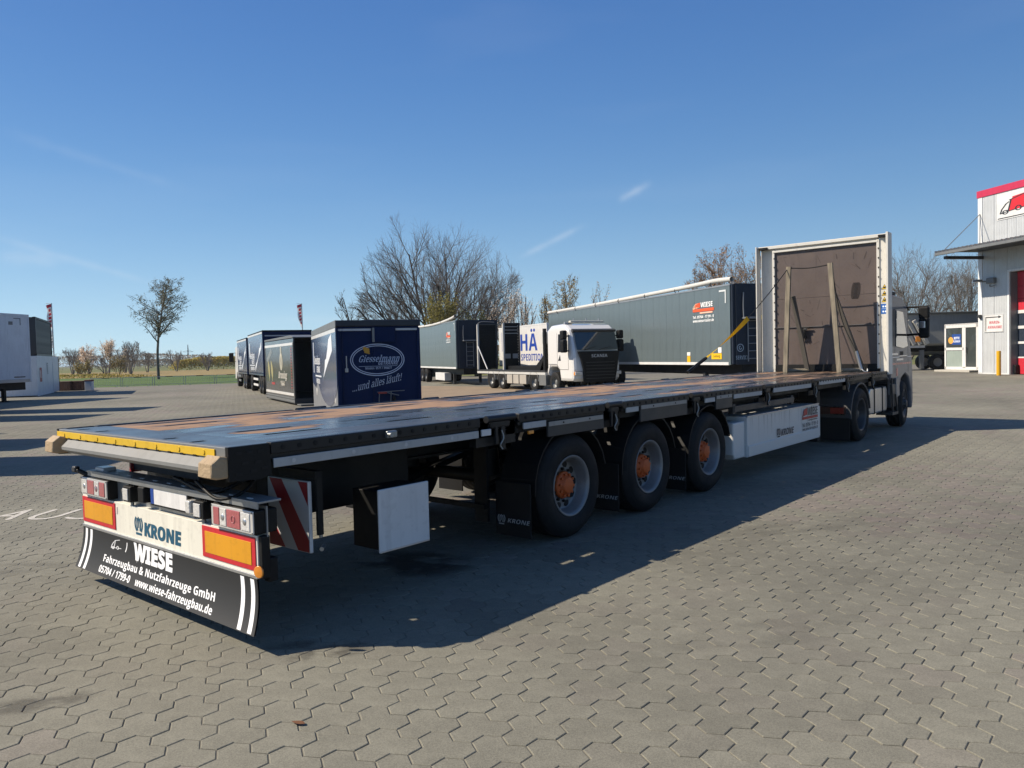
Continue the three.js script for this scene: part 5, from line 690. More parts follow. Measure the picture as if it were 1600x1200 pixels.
// ------------------------------------------------------------------ workshop hall, glazed porch, bollard
{
  const g = park(thing('workshop_hall', 'pale grey panelled workshop hall with red roof edge, canopy and roller door', 'building'), 27.9, 27.8, -0.2, 0.98);
  const L = 14, S = (s) => -L + s, H = 9.72, panelM = mat([0.56, 0.585, 0.6], 0.4, 0.1), trim = mat([0.72, 0.74, 0.75], 0.4), redM = mat([0.52, 0.03, 0.08], 0.4);
  mb().span(0.34, 18, 0, H - 0.1, S(0.06), S(2.0)).span(0.34, 18, 5.3, H - 0.1, S(2.0), S(6.15)).span(0.34, 18, 0, H - 0.1, S(6.15), 6).span(8, 18, 0, 5.3, S(2.0), S(6.15)).build('core', K.charcoal, g);
  // wall panels with fine ribs, joints open between them
  const seg = (a, b, y0, y1) => { const m = mb().span(0.02, 0.32, y0, y1, S(b - 0.008), S(a + 0.008), 0.006); const n = Math.round((b - a) / 0.1); for (let k = 1; k < n; k++) m.span(0.012, 0.03, y0 + 0.01, y1 - 0.01, S(a + (b - a) * k / n - 0.03), S(a + (b - a) * k / n + 0.03)); m.build('wall_panel', panelM, g); };
  seg(0.3, 1.06, 0.04, H - 0.35); seg(1.06, 1.9, 0.04, H - 0.35); seg(1.9, 2.42, 5.35, H - 0.35); seg(2.42, 3.6, 5.35, H - 0.35); seg(3.6, 4.8, 5.35, H - 0.35); seg(4.8, 6, 5.35, H - 0.35); for (let k = 0; k < 9; k++) seg(6.4 + k * 1.2, 7.6 + k * 1.2, 0.04, H - 0.35); seg(6.0, 6.4, 5.35, H - 0.35);
  mb().span(0.0, 0.34, 0.02, H - 0.3, S(0.0), S(0.29), 0.008).build('corner_trim', trim, g); mb().span(-0.03, 0.4, H - 0.36, H, S(-0.05), 6, 0.01).build('roof_edge', redM, g); mb().span(0.0, 0.3, 0.0, 0.06, S(0), S(1.9)).build('plinth', K.whiteDull, g);
  // sectional door
  mb().span(-0.01, 0.3, 0, 5.35, S(1.9), S(2.02), 0.005).span(-0.01, 0.3, 5.25, 5.36, S(2.02), S(6.1), 0.005).build('door_frame', trim, g); mb().span(0.05, 0.5, 0, 5.25, S(2.02), S(2.06)).build('door_reveal', K.greySteel, g);
  const door = new THREE.Group(); door.name = 'sectional_door'; g.add(door);
  for (const [a, b] of [[0.02, 0.83], [3.28, 3.86], [3.87, 4.5], [4.51, 5.24]]) mb().span(0.45, 0.5, a, b, S(2.06), S(6.1), 0.01).build('door_section', mat([0.56, 0.03, 0.05], 0.4), door);
  for (const [a, b] of [[0.9, 1.56], [1.68, 2.33], [2.48, 3.11]]) { mb().span(0.48, 0.49, a, b, S(2.06), S(6.1)).build('window_strip', mat([0.03, 0.04, 0.06], 0.1, 0, { grime: false }), door); }
  for (const [a, b] of [[0.83, 0.9], [1.56, 1.68], [2.33, 2.48], [3.11, 3.28]]) mb().span(0.44, 0.5, a, b, S(2.06), S(6.1), 0.006).build('door_rail', K.white, door);
  mb().span(0.2, 0.5, 0, 0.5, S(2.03), S(2.2), 0.06).build('door_buffer', K.black, g);
  // canopy on brackets and tie rods
  const can = new THREE.Group(); can.name = 'canopy'; g.add(can);
  { const pts = [], n = 64, z0 = S(-0.15), z1 = 3, sh = new THREE.Shape(); const wave = (k) => 0.075 * Math.max(-0.6, Math.cos(k * Math.PI)); sh.moveTo(0, wave(0)); for (let k = 1; k <= n * 2; k++) sh.lineTo((z1 - z0) * k / (n * 2), wave(k)); sh.lineTo(z1 - z0, -0.05); sh.lineTo(0, -0.05); sh.closePath(); const e = new THREE.ExtrudeGeometry(sh, { depth: 2.6, bevelEnabled: false }); e.rotateY(-Math.PI / 2); e.rotateZ(0.045); mb().add(e, 0.06, 6.62, z0).build('corrugated_roof', mat([0.1, 0.11, 0.12], 0.5, 0.2), can); }
  mb().span(-2.56, -2.44, 6.32, 6.46, S(-0.15), 3, 0.02).build('gutter', K.greySteel, can); mb().span(-2.3, 0.0, 6.1, 6.26, S(0.2), S(0.4), 0.02).span(-2.3, 0.0, 6.1, 6.26, S(5.2), S(5.4), 0.02).build('bracket_beam', K.charcoal, can); mb().span(-2.2, 0.0, 6.5, 6.53, S(0), 3).build('soffit', K.charcoal, can);
  mb().bar([0.0, 8.5, S(0.15)], [-2.3, 6.55, S(0.2)], 0.02).bar([0.0, 8.5, S(0.15)], [-0.9, 6.58, S(1.1)], 0.02).build('tie_rod', K.greySteel, can);
  // company board, direction sign, lamp, camera
  { const b = mb().span(-0.01, 0.02, 7.95, 9.3, S(1.25), S(6.2), 0.006).build('company_board', K.white, g); print('lettering', 4.8, 1.3, 200, (x, w, h) => { lorryLogo(x, 0.12, 0.14, 2.2, 0.92, '#20262a', '#c8202c'); txt(x, 'WIESE', 2.6, 0.3, 2.0, 0.7, '#20262a', 'bold'); x.fillStyle = '#2a3034'; x.fillRect(0.0, 1.22, w, 0.05); }, b, [-0.013, 8.62, S(3.72)], -Math.PI / 2); }
  { const b = mb().span(-0.02, 0.02, 2.2, 3.12, S(0.42), S(1.66), 0.006).build('direction_sign', K.white, g); print('lettering', 1.2, 0.9, 300, (x, w, h) => { x.fillStyle = '#23282c'; x.fillRect(0.08, 0.1, 0.05, 0.75); x.fillRect(0.08, 0.1, 0.85, 0.05); x.beginPath(); x.moveTo(1.12, 0.125); x.lineTo(0.92, 0.05); x.lineTo(0.92, 0.2); x.closePath(); x.fill(); txt(x, 'WAREN-', 0.32, 0.32, 0.72, 0.15, '#b8243a', 'bold'); txt(x, 'ANNAHME', 0.22, 0.57, 0.92, 0.15, '#b8243a', 'bold'); x.strokeStyle = '#8a9196'; x.lineWidth = 0.012; x.strokeRect(0.01, 0.01, w - 0.02, h - 0.02); }, b, [-0.023, 2.66, S(1.04)], -Math.PI / 2); }
  mb().box(0.35, 0.12, 0.3, -0.35, 4.95, S(0.35), 0.03).box(0.25, 0.3, 0.5, -0.05, 4.9, S(0.95), 0.03).bar([-0.3, 4.9, S(0.4)], [0, 4.9, S(0.6)], 0.03).tube([[0, 4.7, S(0.8)], [-0.1, 4.6, S(0.9)], [-0.1, 4.65, S(1.3)]], 0.02).build('flood_lamp', K.greySteel, g); mb().box(0.2, 0.16, 0.16, -0.1, 3.08, S(0.2), 0.03).bar([-0.1, 3.0, S(0.2)], [0, 2.9, S(0.2)], 0.03).build('camera', K.charcoal, g);
}
{
  const g = park(thing('glazed_porch', 'white glazed entrance porch with posters at the end of the hall', 'porch'), 26.7, 44.25, -0.2, 0.98), w = K.white, gl = mat([0.05, 0.06, 0.06], 0.05, 0, { grime: false, clearcoat: 1 });
  const F = mb(); F.span(0, 0.1, 0, 2.8, -0.08, 0.25).span(0, 0.1, 0, 2.8, -2.5, -2.38).span(0, 0.1, 2.58, 2.8, -2.5, 0.2).span(0, 0.1, 0, 0.28, -2.5, 0.2).span(0, 0.1, 0.2, 2.6, -1.12, -0.86).span(0, 0.1, 1.26, 1.42, -2.5, -1.0).span(0.05, 2.0, 0, 2.8, -2.5, -2.44).span(0, 2.0, 2.76, 2.82, -2.5, 0.2); F.build('frame', w, g);
  mb().span(0.04, 0.06, 0.28, 2.58, -0.86, -0.08).build('door_pane', gl, g); mb().span(0.04, 0.06, 1.42, 2.58, -2.38, -1.12).build('window_pane', gl, g); mb().span(0.04, 0.06, 0.28, 1.26, -2.38, -1.12).build('lower_panel', mat([0.3, 0.36, 0.33], 0.2), g); mb().span(0.1, 2, 0.05, 2.75, -2.4, 0.15).build('inner_wall', mat([0.06, 0.065, 0.065], 0.8), g);
  mb().bar([-0.04, 1.1, -0.78], [-0.04, 1.45, -0.78], 0.025).build('door_handle', K.charcoal, g); mb().span(-0.9, 0.0, 0.0, 0.12, -2.3, 0.4, 0.02).build('step', mat([0.45, 0.43, 0.38], 0.9), g);
  print('poster', 1.0, 0.62, 160, (x, a, h) => { x.fillStyle = '#23478c'; x.fillRect(0.3, 0, a - 0.3, h); txt(x, 'BITTE', 0.45, 0.16, 0.45, 0.14, '#f0f2f6', 'bold'); txt(x, 'KLINGELN', 0.42, 0.36, 0.52, 0.12, '#f0f2f6', 'bold'); x.fillStyle = '#e0a24a'; x.beginPath(); x.arc(0.22, 0.36, 0.2, 0, 7); x.fill(); }, g, [0.034, 1.9, -1.75], -Math.PI / 2);
}
{ const b = park(thing('bollard', 'yellow steel bollard standing before the hall wall under the direction sign', 'bollard'), 24.3, 38.5, 0, 1); mb().lathe([[0.001, 1.24], [0.085, 1.235], [0.1, 1.22], [0.1, 0.0]], 0, 0, 0, 'y', 24).build('post', mat([0.7, 0.39, 0.01], 0.45), b); mb().cyl(0.14, 0.14, 0.015, 0, 0.008, 0, 'y', 20).build('foot', K.greySteel, b); }

// ------------------------------------------------------------------ yard edge: barriers, flags, cabinet, pylons
{
  const a = [-31.2, 57.1], b = [-20.6, 59.8], n = 5; let first;
  for (let k = 0; k < n; k++) {
    const lat = mix(a[0], b[0], k / n), dep = mix(a[1], b[1], k / n); let g;
    if (!first) {
      g = first = thing('crowd_barrier', '', 'barrier', 'steel barriers along the yard edge'); const L = 2.1;
      mb().span(-0.015, 0.015, 0.66, 0.7, -L, 0).span(-0.015, 0.015, 0.1, 0.13, -L, 0).span(-0.015, 0.015, 0, 0.7, -0.04, 0).span(-0.015, 0.015, 0, 0.7, -L, -L + 0.04).build('frame', K.galv, g);
      mb().span(-0.02, 0.02, 0.655, 0.71, -L * 0.62, -L * 0.38).build('dark_band', K.charcoal, g); const m = mb(); for (let q = 1; q < 17; q++) m.span(-0.006, 0.006, 0.12, 0.67, -L * q / 17 - 0.006, -L * q / 17 + 0.006); m.build('bars', K.galv, g); mb().span(-0.25, 0.25, 0, 0.03, -0.35, -0.3).span(-0.25, 0.25, 0, 0.03, -L + 0.3, -L + 0.35).build('foot', K.galv, g);
    } else { g = first.clone(); g.name = numbered('crowd_barrier'); scene.add(g); }
    g.userData = { ...g.userData, label: 'steel crowd barrier ' + ['beside the white cabinet at the row end', 'second from the white cabinet, left of the slender birch', 'standing before the slender birch', 'right of the slender birch, below the distant pylon', 'nearest the blue drinks lorry at the row end'][k] };
    park(g, lat, dep, b[0] - a[0], b[1] - a[1]);
  }
  const c = park(thing('utility_cabinet', 'small white cabinet with dark red top at the end of the barriers', 'cabinet'), -28.0, 51, 0, 1); mb().span(-0.24, 0.22, 0, 0.62, -0.3, 0, 0.02).build('body', K.whiteDull, c); mb().span(-0.26, 0.24, 0.6, 0.72, -0.32, 0.02, 0.03).build('top', mat([0.14, 0.05, 0.045], 0.6), c);
  [[-29.9, 51.6, 'brown storage bin beside the white container corner'], [-29.15, 51.8, 'brown storage bin nearest the white cabinet']].forEach(([la, de, l], k) => { const g = park(thing('storage_bin', l, 'bin', 'brown bins by the containers'), la, de, 0, 1); mb().span(-0.37, 0.37, 0, 0.6, -0.7, 0, 0.03).build('body', K.dirtBrown, g); mb().span(-0.39, 0.39, 0.58, 0.64, -0.72, 0.02, 0.02).build('rim', K.dirtBrown, g); const r = mb(); for (let q = 0; q < 5; q++) r.span(-0.34 + q * 0.16, -0.3 + q * 0.16, 0.05, 0.56, 0, 0.02); r.build('rib', K.dirtBrown, g); });
  const flag = (lat, dep, h, label, two) => {
    const g = park(thing('flag_pole', label, 'flag'), lat, dep, 0, 1); mb().cyl(0.045, 0.03, h, 0, h / 2, 0, 'y', 10).build('pole', K.galv, g);
    mb().bar([0, h - 0.05, 0], [-0.35, h - 0.02, 0], 0.02).build('flag_arm', K.galv, g);
    const cloth = (y0, y1, w, amp, red, nm) => { const q = new THREE.PlaneGeometry(1, 1, 6, 24), p = q.attributes.position; for (let i = 0; i < p.count; i++) { const u = 0.5 - p.getX(i), t = 0.5 - p.getY(i); p.setXYZ(i, -u * w * (1 - 0.75 * t * t), mix(y1, y0, t) - 0.1 * u, amp * Math.sin(t * 9 + u * 3) * (0.3 + u)); } q.computeVertexNormals(); const c = document.createElement('canvas'); c.width = 64; c.height = 256; const x = c.getContext('2d'); x.fillStyle = '#d8d8d8'; x.fillRect(0, 0, 64, 256); x.fillStyle = '#b5283a'; if (red) { x.fillRect(0, 0, 64, 30); for (let k = 0; k < 5; k++) x.fillRect(18, 45 + k * 38, 34, 26); } else { x.fillStyle = '#3c3f44'; for (let k = 0; k < 6; k++) x.fillRect(10, 20 + k * 40, 40, 16); } const t = new THREE.CanvasTexture(c); t.colorSpace = THREE.SRGBColorSpace; const m = new THREE.Mesh(q, new THREE.MeshPhysicalMaterial({ map: t, roughness: 0.9, side: THREE.DoubleSide, transmission: 0.25 })); m.name = nm; m.castShadow = true; g.add(m); };
    cloth(h - 1.7, h - 0.05, 0.36, 0.08, true, 'banner'); if (two) cloth(h - 3.0, h - 1.75, 0.34, 0.14, false, 'lower_banner'); return g;
  };
  flag(-29.7, 50.2, 5.75, 'flagpole with red and white banner beside the white containers', true); flag(-15.6, 58, 5.9, 'flag with red lettering rising above the blue drinks trailer', false);
  const pylon = (lat, dep, h, label) => { const g = park(thing('power_pylon', label, 'pylon', 'lattice power pylons on the horizon'), lat, dep, 0, 1), m = mb(), wb = h * 0.09, P = (k, y) => { const w = wb * (1 - 0.85 * y / h) / 2; return [[-w, y, -w], [w, y, -w], [w, y, w], [-w, y, w]][k]; }; const r = h * 0.005; for (let k = 0; k < 4; k++) { m.bar(P(k, 0), P(k, h), r, 4); for (let q = 0; q < 8; q++) { m.bar(P(k, h * q / 8), P((k + 1) % 4, h * (q + 1) / 8), r * 0.7, 4); m.bar(P((k + 1) % 4, h * q / 8), P(k, h * (q + 1) / 8), r * 0.7, 4); } } m.build('lattice_tower', K.greySteel, g); for (const [y, w] of [[0.66, 0.5], [0.4, 0.6]]) mb().bar([-w * h / 2, y * h, 0], [w * h / 2, y * h, 0], r * 1.3, 4).bar([-w * h / 2, y * h, 0], [0, (y + 0.09) * h, 0], r, 4).bar([w * h / 2, y * h, 0], [0, (y + 0.09) * h, 0], r, 4).build('cross_arm', K.greySteel, g); };
  pylon(-209, 500, 13.6, 'distant lattice pylon right of the slender birch'); pylon(-147, 450, 17.5, 'distant lattice pylon rising behind the blue drinks lorry');
}
// faded painted letters on the paving, left of the trailer
tag(print('painted_letters', 2.9, 1.3, 200, (x, w, h) => { const c = 'rgba(206,202,194,0.8)'; x.strokeStyle = c; x.lineWidth = 0.14; x.lineCap = 'round'; x.beginPath(); x.moveTo(0.1, 1.2); x.lineTo(0.4, 0.1); x.lineTo(0.7, 1.2); x.moveTo(0.22, 0.8); x.lineTo(0.58, 0.8); x.stroke(); x.beginPath(); x.moveTo(1.1, 0.1); x.lineTo(1.1, 0.8); x.quadraticCurveTo(1.15, 1.2, 1.45, 1.2); x.quadraticCurveTo(1.75, 1.15, 1.75, 0.8); x.lineTo(1.75, 0.1); x.stroke(); x.beginPath(); x.moveTo(2.75, 0.25); x.quadraticCurveTo(2.5, 0.0, 2.25, 0.25); x.quadraticCurveTo(2.1, 0.55, 2.5, 0.65); x.quadraticCurveTo(2.9, 0.8, 2.65, 1.1); x.quadraticCurveTo(2.4, 1.3, 2.1, 1.05); x.stroke(); x.globalCompositeOperation = 'destination-out'; const r = rng(3); for (let k = 0; k < 900; k++) { x.fillStyle = `rgba(0,0,0,${0.25 * r()})`; x.beginPath(); x.arc(r() * w, r() * h, 0.01 + 0.03 * r(), 0, 7); x.fill(); } }, scene, yard(-5.12, 8.5, 0.004).toArray(), 0, { geo: (() => { const g = new THREE.PlaneGeometry(1.3, 0.58); g.rotateX(-Math.PI / 2); g.rotateY(YAW - 0.08); return g; })(), rough: 0.9 }), 'worn white painted letters on the paving left of the trailer apron', 'ground marking').userData.kind = 'structure';
// a dry leaf
{ const s = new THREE.Shape(); s.moveTo(0, -0.035); s.quadraticCurveTo(0.03, -0.01, 0, 0.04); s.quadraticCurveTo(-0.03, -0.01, 0, -0.035); const g = new THREE.ShapeGeometry(s, 8), p = g.attributes.position; for (let i = 0; i < p.count; i++) p.setZ(i, 0.3 * Math.abs(p.getX(i)) + 2 * p.getY(i) * p.getY(i)); g.computeVertexNormals(); g.rotateX(-Math.PI / 2); const m = new THREE.Mesh(g, mat([0.16, 0.07, 0.03], 0.9, 0, { side: THREE.DoubleSide })); m.name = numbered('dry_leaf'); m.position.copy(yard(-1.0, 3.42, 0.006)); m.rotation.y = 1.9; m.castShadow = true; scene.add(m); tag(m, 'single dry brown leaf lying on the paving before the trailer', 'leaf'); }

// ------------------------------------------------------------------ trees and shrubs
class Wood {
  constructor() { this.p = []; this.n = []; this.i = []; }
  limb(pts, radii, k) {
    const base = this.p.length / 3, T = new THREE.Vector3(), U = new THREE.Vector3(), V = new THREE.Vector3();
    for (let j = 0; j < pts.length; j++) {
      T.subVectors(pts[Math.min(j + 1, pts.length - 1)], pts[Math.max(j - 1, 0)]).normalize(); U.set(Math.abs(T.y) > 0.9 ? 1 : 0, Math.abs(T.y) > 0.9 ? 0 : 1, 0).cross(T).normalize(); V.crossVectors(T, U);
      for (let q = 0; q < k; q++) { const a = q / k * Math.PI * 2, c = Math.cos(a), s = Math.sin(a), nx = U.x * c + V.x * s, ny = U.y * c + V.y * s, nz = U.z * c + V.z * s; this.p.push(pts[j].x + nx * radii[j], pts[j].y + ny * radii[j], pts[j].z + nz * radii[j]); this.n.push(nx, ny, nz); }
      if (j) for (let q = 0; q < k; q++) { const a = base + (j - 1) * k + q, b = base + (j - 1) * k + (q + 1) % k; this.i.push(a, b, a + k, b, b + k, a + k); }
    }
  }
  build(name, m, parent) { const g = new THREE.BufferGeometry(); g.setAttribute('position', new THREE.Float32BufferAttribute(this.p, 3)); g.setAttribute('normal', new THREE.Float32BufferAttribute(this.n, 3)); const uv = new Float32Array(this.p.length / 3 * 2); for (let i = 0; i < uv.length / 2; i++) { uv[2 * i] = this.p[3 * i] + this.p[3 * i + 2]; uv[2 * i + 1] = this.p[3 * i + 1]; } g.setAttribute('uv', new THREE.BufferAttribute(uv, 2)); g.setIndex(this.i); const o = new THREE.Mesh(g, m); o.name = name; o.castShadow = o.receiveShadow = true; parent.add(o); return o; }
}
const barkMat = (c) => mat(c, 0.9, 0, { grime: false, map: texStone });
function leavesMesh(name, spots, size, color, r, parent, trans = 0.35) {
  const pos = [], col = [], d = new THREE.Vector3(), e = new THREE.Vector3(), f = new THREE.Vector3();
  for (const p of spots) { d.set(r() - 0.5, r() - 0.5, r() - 0.5).normalize(); e.set(r() - 0.5, r() - 0.5, r() - 0.5).cross(d).normalize(); f.crossVectors(d, e); const s = size * (0.5 + r()), w = s * 0.55; const A = [p.x - d.x * s, p.y - d.y * s, p.z - d.z * s], B = [p.x + e.x * w, p.y + e.y * w, p.z + e.z * w], C = [p.x + d.x * s, p.y + d.y * s, p.z + d.z * s], D = [p.x - e.x * w, p.y - e.y * w, p.z - e.z * w]; pos.push(...A, ...B, ...C, ...A, ...C, ...D); const k = 0.6 + 0.8 * r(), h = r() * 0.3; for (let q = 0; q < 6; q++) col.push(color[0] * k * (1 + h), color[1] * k, color[2] * k * (1 - h)); }
  const g = new THREE.BufferGeometry(); g.setAttribute('position', new THREE.Float32BufferAttribute(pos, 3)); g.setAttribute('color', new THREE.Float32BufferAttribute(col, 3)); g.computeVertexNormals();
  const m = new THREE.Mesh(g, new THREE.MeshPhysicalMaterial({ vertexColors: true, roughness: 0.95, transmission: trans, thickness: 0, side: THREE.DoubleSide })); m.name = name; m.castShadow = m.receiveShadow = true; parent.add(m); return m;
}
// o: h height, rx crown half-width, base crown foot, stems, flare, levels, twigR, leaf [count, size, colour, name], droop
let S = 1;
function tree(name, label, lat, dep, o, group, y = 0) {
  const g = park(thing(name, label, o.cat ?? 'tree', group), lat, dep, 0, 1, y), r = rng(o.seed), trunk = new Wood(), crown = new Wood(), tips = [], up = new THREE.Vector3(0, 1, 0);
  S = o.stems ?? 1; const cy = (o.h + o.base) / 2, ry = (o.h - o.base) / 2 * 1.03, lump = (a, b) => 0.82 + 0.36 * vnoise(a * 2.2 + 50, b * 2.5 + 50, o.seed);
  const inside = (p) => { const dx = p.x - (o.lean ?? 0) * p.y, q = lump(Math.atan2(dx, p.z), p.y / o.h * 3); return (dx * dx + p.z * p.z) / (o.rx * o.rx) + Math.pow((p.y - cy) / ry, 2) < q * q; };
  const rnd = (s) => new THREE.Vector3(r() - 0.5, r() - 0.5, r() - 0.5).multiplyScalar(s);
  function grow(p, d, len, rad, lev) {
    const n = lev === 0 ? 9 : lev < 2 ? 6 : 4, pts = [p.clone()], rs = [rad], end = Math.max(rad * (lev === 0 ? 0.3 : 0.35), o.twigR * 0.5); let q = p.clone(), v = d.clone();
    for (let k = 1; k <= n; k++) {
      v.add(rnd((o.wig ?? 0.3) * (lev === 0 ? 0.55 : 1))).addScaledVector(up, lev === 0 ? 0.05 : (o.trop ?? 0.08) * (lev < 3 ? 1 : 0.4) - (o.droop ?? 0) * lev * 0.06).normalize(); q = q.clone().addScaledVector(v, len / n); pts.push(q); rs.push(mix(rad, end, k / n));
      if ((lev > 0 || (S > 1 && k > 3)) && q.y > o.base && !inside(q)) break;
    }
    (lev < 2 ? trunk : crown).limb(pts, rs, lev < 1 ? 9 : lev < 2 ? 6 : lev < 3 ? 4 : 3);
    if (lev >= o.levels) { tips.push(...pts.slice(1)); return; }
    const m = o.kids[lev]; for (let k = 0; k < m; k++) {
      const t = (lev === 0 ? (o.first ?? 0.3) : 0.22) + (1 - (lev === 0 ? (o.first ?? 0.3) : 0.22)) * (k + r() * 0.8) / m, f = t * (pts.length - 1), j = Math.min(pts.length - 2, Math.floor(f)), s = pts[j].clone().lerp(pts[j + 1], f - j), dir = pts[j + 1].clone().sub(pts[j]).normalize(), side = rnd(1); side.addScaledVector(dir, -side.dot(dir)).normalize();
      const ang = (o.ang ?? 0.75) * (0.65 + 0.7 * r()); grow(s, dir.clone().multiplyScalar(Math.cos(ang)).addScaledVector(side, Math.sin(ang)), len * (o.ratio ?? 0.62) * (0.7 + 0.6 * r()) * (lev === 0 ? 1.15 - 0.55 * t : 1), Math.max(o.twigR, mix(rad, end, t) * 0.6), lev + 1);
    }
    if (lev > 0) grow(pts[pts.length - 1], v, len * 0.5, end, lev + 1);
  }
  for (let k = 0; k < S; k++) { const a = k * 2.39996 + 0.4 * r(), fl = S > 1 ? (o.flare ?? 0.5) * Math.pow((k + 0.4) / S, 0.7) * 1.1 : 0; const d = new THREE.Vector3(Math.cos(a) * fl + (o.lean ?? 0), 1, Math.sin(a) * fl * (o.flat ?? 1)).normalize(); grow(new THREE.Vector3(Math.cos(a) * 0.12 * (S > 1 ? 1 : 0), -0.3, Math.sin(a) * 0.12 * (S > 1 ? 1 : 0)), d, (o.stemL ?? o.h * 0.9) * (S > 1 ? 0.8 + 0.3 * r() : 1), o.rad * (S > 1 ? 0.7 + 0.5 * r() : 1), 0); }
  trunk.build('trunk', barkMat(o.bark ?? [0.1, 0.085, 0.07]), g); crown.build('crown', barkMat(o.twig ?? o.bark ?? [0.1, 0.08, 0.065]), g);
  if (o.leaf) { const [cnt, size, color, nm] = o.leaf, spots = []; for (let k = 0; k < cnt; k++) { const t = tips[Math.floor(r() * tips.length)]; spots.push(t.clone().add(rnd(o.spread ?? 0.35))); } leavesMesh(nm ?? 'foliage', spots, size, color, r, g); }
  return g;
}
const YG = [0.2, 0.2, 0.035], BL = [0.8, 0.77, 0.72];
tree('bare_tree', 'great bare spreading tree behind the blue swap body and grey trailer', -6.3, 70, { h: 14.5, rx: 7.0, base: 0.4, seed: 11, stems: 17, flare: 1.9, flat: 0.85, stemL: 11.2, rad: 0.16, kids: [11, 9, 6], levels: 3, ang: 0.58, ratio: 0.46, twigR: 0.0085, wig: 0.18, trop: 0.025, first: 0.3, bark: [0.07, 0.062, 0.055], twig: [0.15, 0.132, 0.118] });
tree('bare_tree', 'small bare tree at the left foot of the great bare tree', -14.6, 74, { h: 8.6, rx: 2.3, base: 0.5, seed: 12, rad: 0.12, kids: [14, 6, 4], levels: 3, ang: 0.6, twigR: 0.014, ratio: 0.36, bark: [0.12, 0.105, 0.09] });
tree('willow_shrub', 'yellow-green willow shrub before the great bare tree trunk', -5.3, 62, { h: 7.0, rx: 1.9, base: 0.2, seed: 13, stems: 16, flare: 0.3, stemL: 6.2, rad: 0.05, kids: [10, 4], levels: 2, ang: 0.35, twigR: 0.012, ratio: 0.3, bark: [0.16, 0.14, 0.05], leaf: [5200, 0.07, YG], spread: 0.4, cat: 'shrub' });
tree('willow_shrub', 'smaller darker green shrub right of the willow shrub', -2.8, 62.5, { h: 6.2, rx: 1.2, base: 0.2, seed: 14, stems: 9, flare: 0.25, stemL: 5.4, rad: 0.05, kids: [9, 4], levels: 2, ang: 0.4, twigR: 0.012, ratio: 0.3, bark: [0.12, 0.11, 0.05], leaf: [2600, 0.07, [0.12, 0.14, 0.03]], spread: 0.4, cat: 'shrub' });
tree('blossom_shrub', 'pale blossoming shrub above the white haulage container', 0.4, 61, { h: 7.4, rx: 2.0, base: 0.4, seed: 15, stems: 10, flare: 0.45, stemL: 6.4, rad: 0.07, kids: [11, 5], levels: 2, ang: 0.4, twigR: 0.013, ratio: 0.32, bark: [0.14, 0.12, 0.1], leaf: [5200, 0.035, BL, 'blossom'], spread: 0.25, cat: 'shrub' });
tree('bare_tree', 'thin bare tree right of the blossoming shrub', 2.7, 63, { h: 7.4, rx: 1.2, base: 0.5, seed: 16, stems: 4, flare: 0.25, stemL: 6.4, rad: 0.06, kids: [12, 5], levels: 2, ang: 0.45, twigR: 0.012, ratio: 0.3, bark: [0.13, 0.115, 0.1] });
tree('budding_tree', 'budding olive-brown tree rising behind the white lorry cab', 4.2, 60, { h: 8.9, rx: 2.2, base: 1.0, seed: 17, stems: 3, flare: 0.3, stemL: 7.6, rad: 0.08, kids: [12, 7, 5], levels: 3, ang: 0.75, twigR: 0.01, ratio: 0.3, bark: [0.15, 0.125, 0.1], leaf: [3600, 0.055, [0.3, 0.27, 0.13]], spread: 0.3 });
tree('budding_shrub', 'small light shrub over the tarpaulin of the long grey trailer', 6.6, 58, { h: 7.0, rx: 1.0, base: 1.0, seed: 18, stems: 4, flare: 0.25, stemL: 6.2, rad: 0.06, kids: [9, 4], levels: 2, ang: 0.5, twigR: 0.012, ratio: 0.3, bark: [0.14, 0.12, 0.09], leaf: [900, 0.05, [0.34, 0.3, 0.22]], spread: 0.3, cat: 'shrub' });
tree('rusty_tree', 'rusty brown budding tree behind the left headboard post', 17.3, 60, { h: 9.9, rx: 3.3, base: 1.0, seed: 19, stems: 6, flare: 0.5, stemL: 8.6, rad: 0.08, kids: [11, 8, 6], levels: 3, ang: 0.65, twigR: 0.012, ratio: 0.36, bark: [0.17, 0.12, 0.08], leaf: [7500, 0.055, [0.34, 0.22, 0.1]], spread: 0.4 });
tree('bare_tree', 'low bare tree left of the rusty brown tree', 14.6, 62, { h: 8.0, rx: 1.3, base: 1, seed: 20, stems: 4, flare: 0.3, stemL: 7, rad: 0.07, kids: [11, 5], levels: 2, ang: 0.5, twigR: 0.012, ratio: 0.3, bark: [0.12, 0.105, 0.1] });
tree('bare_tree', 'wide bare tree right of the headboard above the tractor', 38.4, 75, { h: 11.4, rx: 4.4, base: 1.5, seed: 21, stems: 7, flare: 0.8, stemL: 9.5, rad: 0.12, kids: [11, 8, 6], levels: 3, ang: 0.6, twigR: 0.009, ratio: 0.45, wig: 0.3, bark: [0.17, 0.15, 0.135] });
tree('bare_tree', 'dense bare tree between the tractor and the hall corner', 46.6, 80, { h: 11.0, rx: 3.6, base: 1.5, seed: 22, stems: 6, flare: 0.55, stemL: 9.5, rad: 0.12, kids: [11, 8, 6], levels: 3, ang: 0.65, twigR: 0.009, ratio: 0.45, wig: 0.35, bark: [0.19, 0.17, 0.15] });
tree('birch_tree', 'slender leaning birch with thin foliage standing at the field edge', -38.9, 85, { h: 12.4, rx: 2.9, base: 4.0, seed: 23, stemL: 10.6, lean: 0.04, rad: 0.17, kids: [34, 9, 6], levels: 3, ang: 0.95, ratio: 0.3, first: 0.4, twigR: 0.009, trop: 0.07, droop: 0.9, wig: 0.22, bark: [0.13, 0.115, 0.1], twig: [0.08, 0.07, 0.06], leaf: [5200, 0.065, [0.13, 0.14, 0.09]], spread: 0.3 });
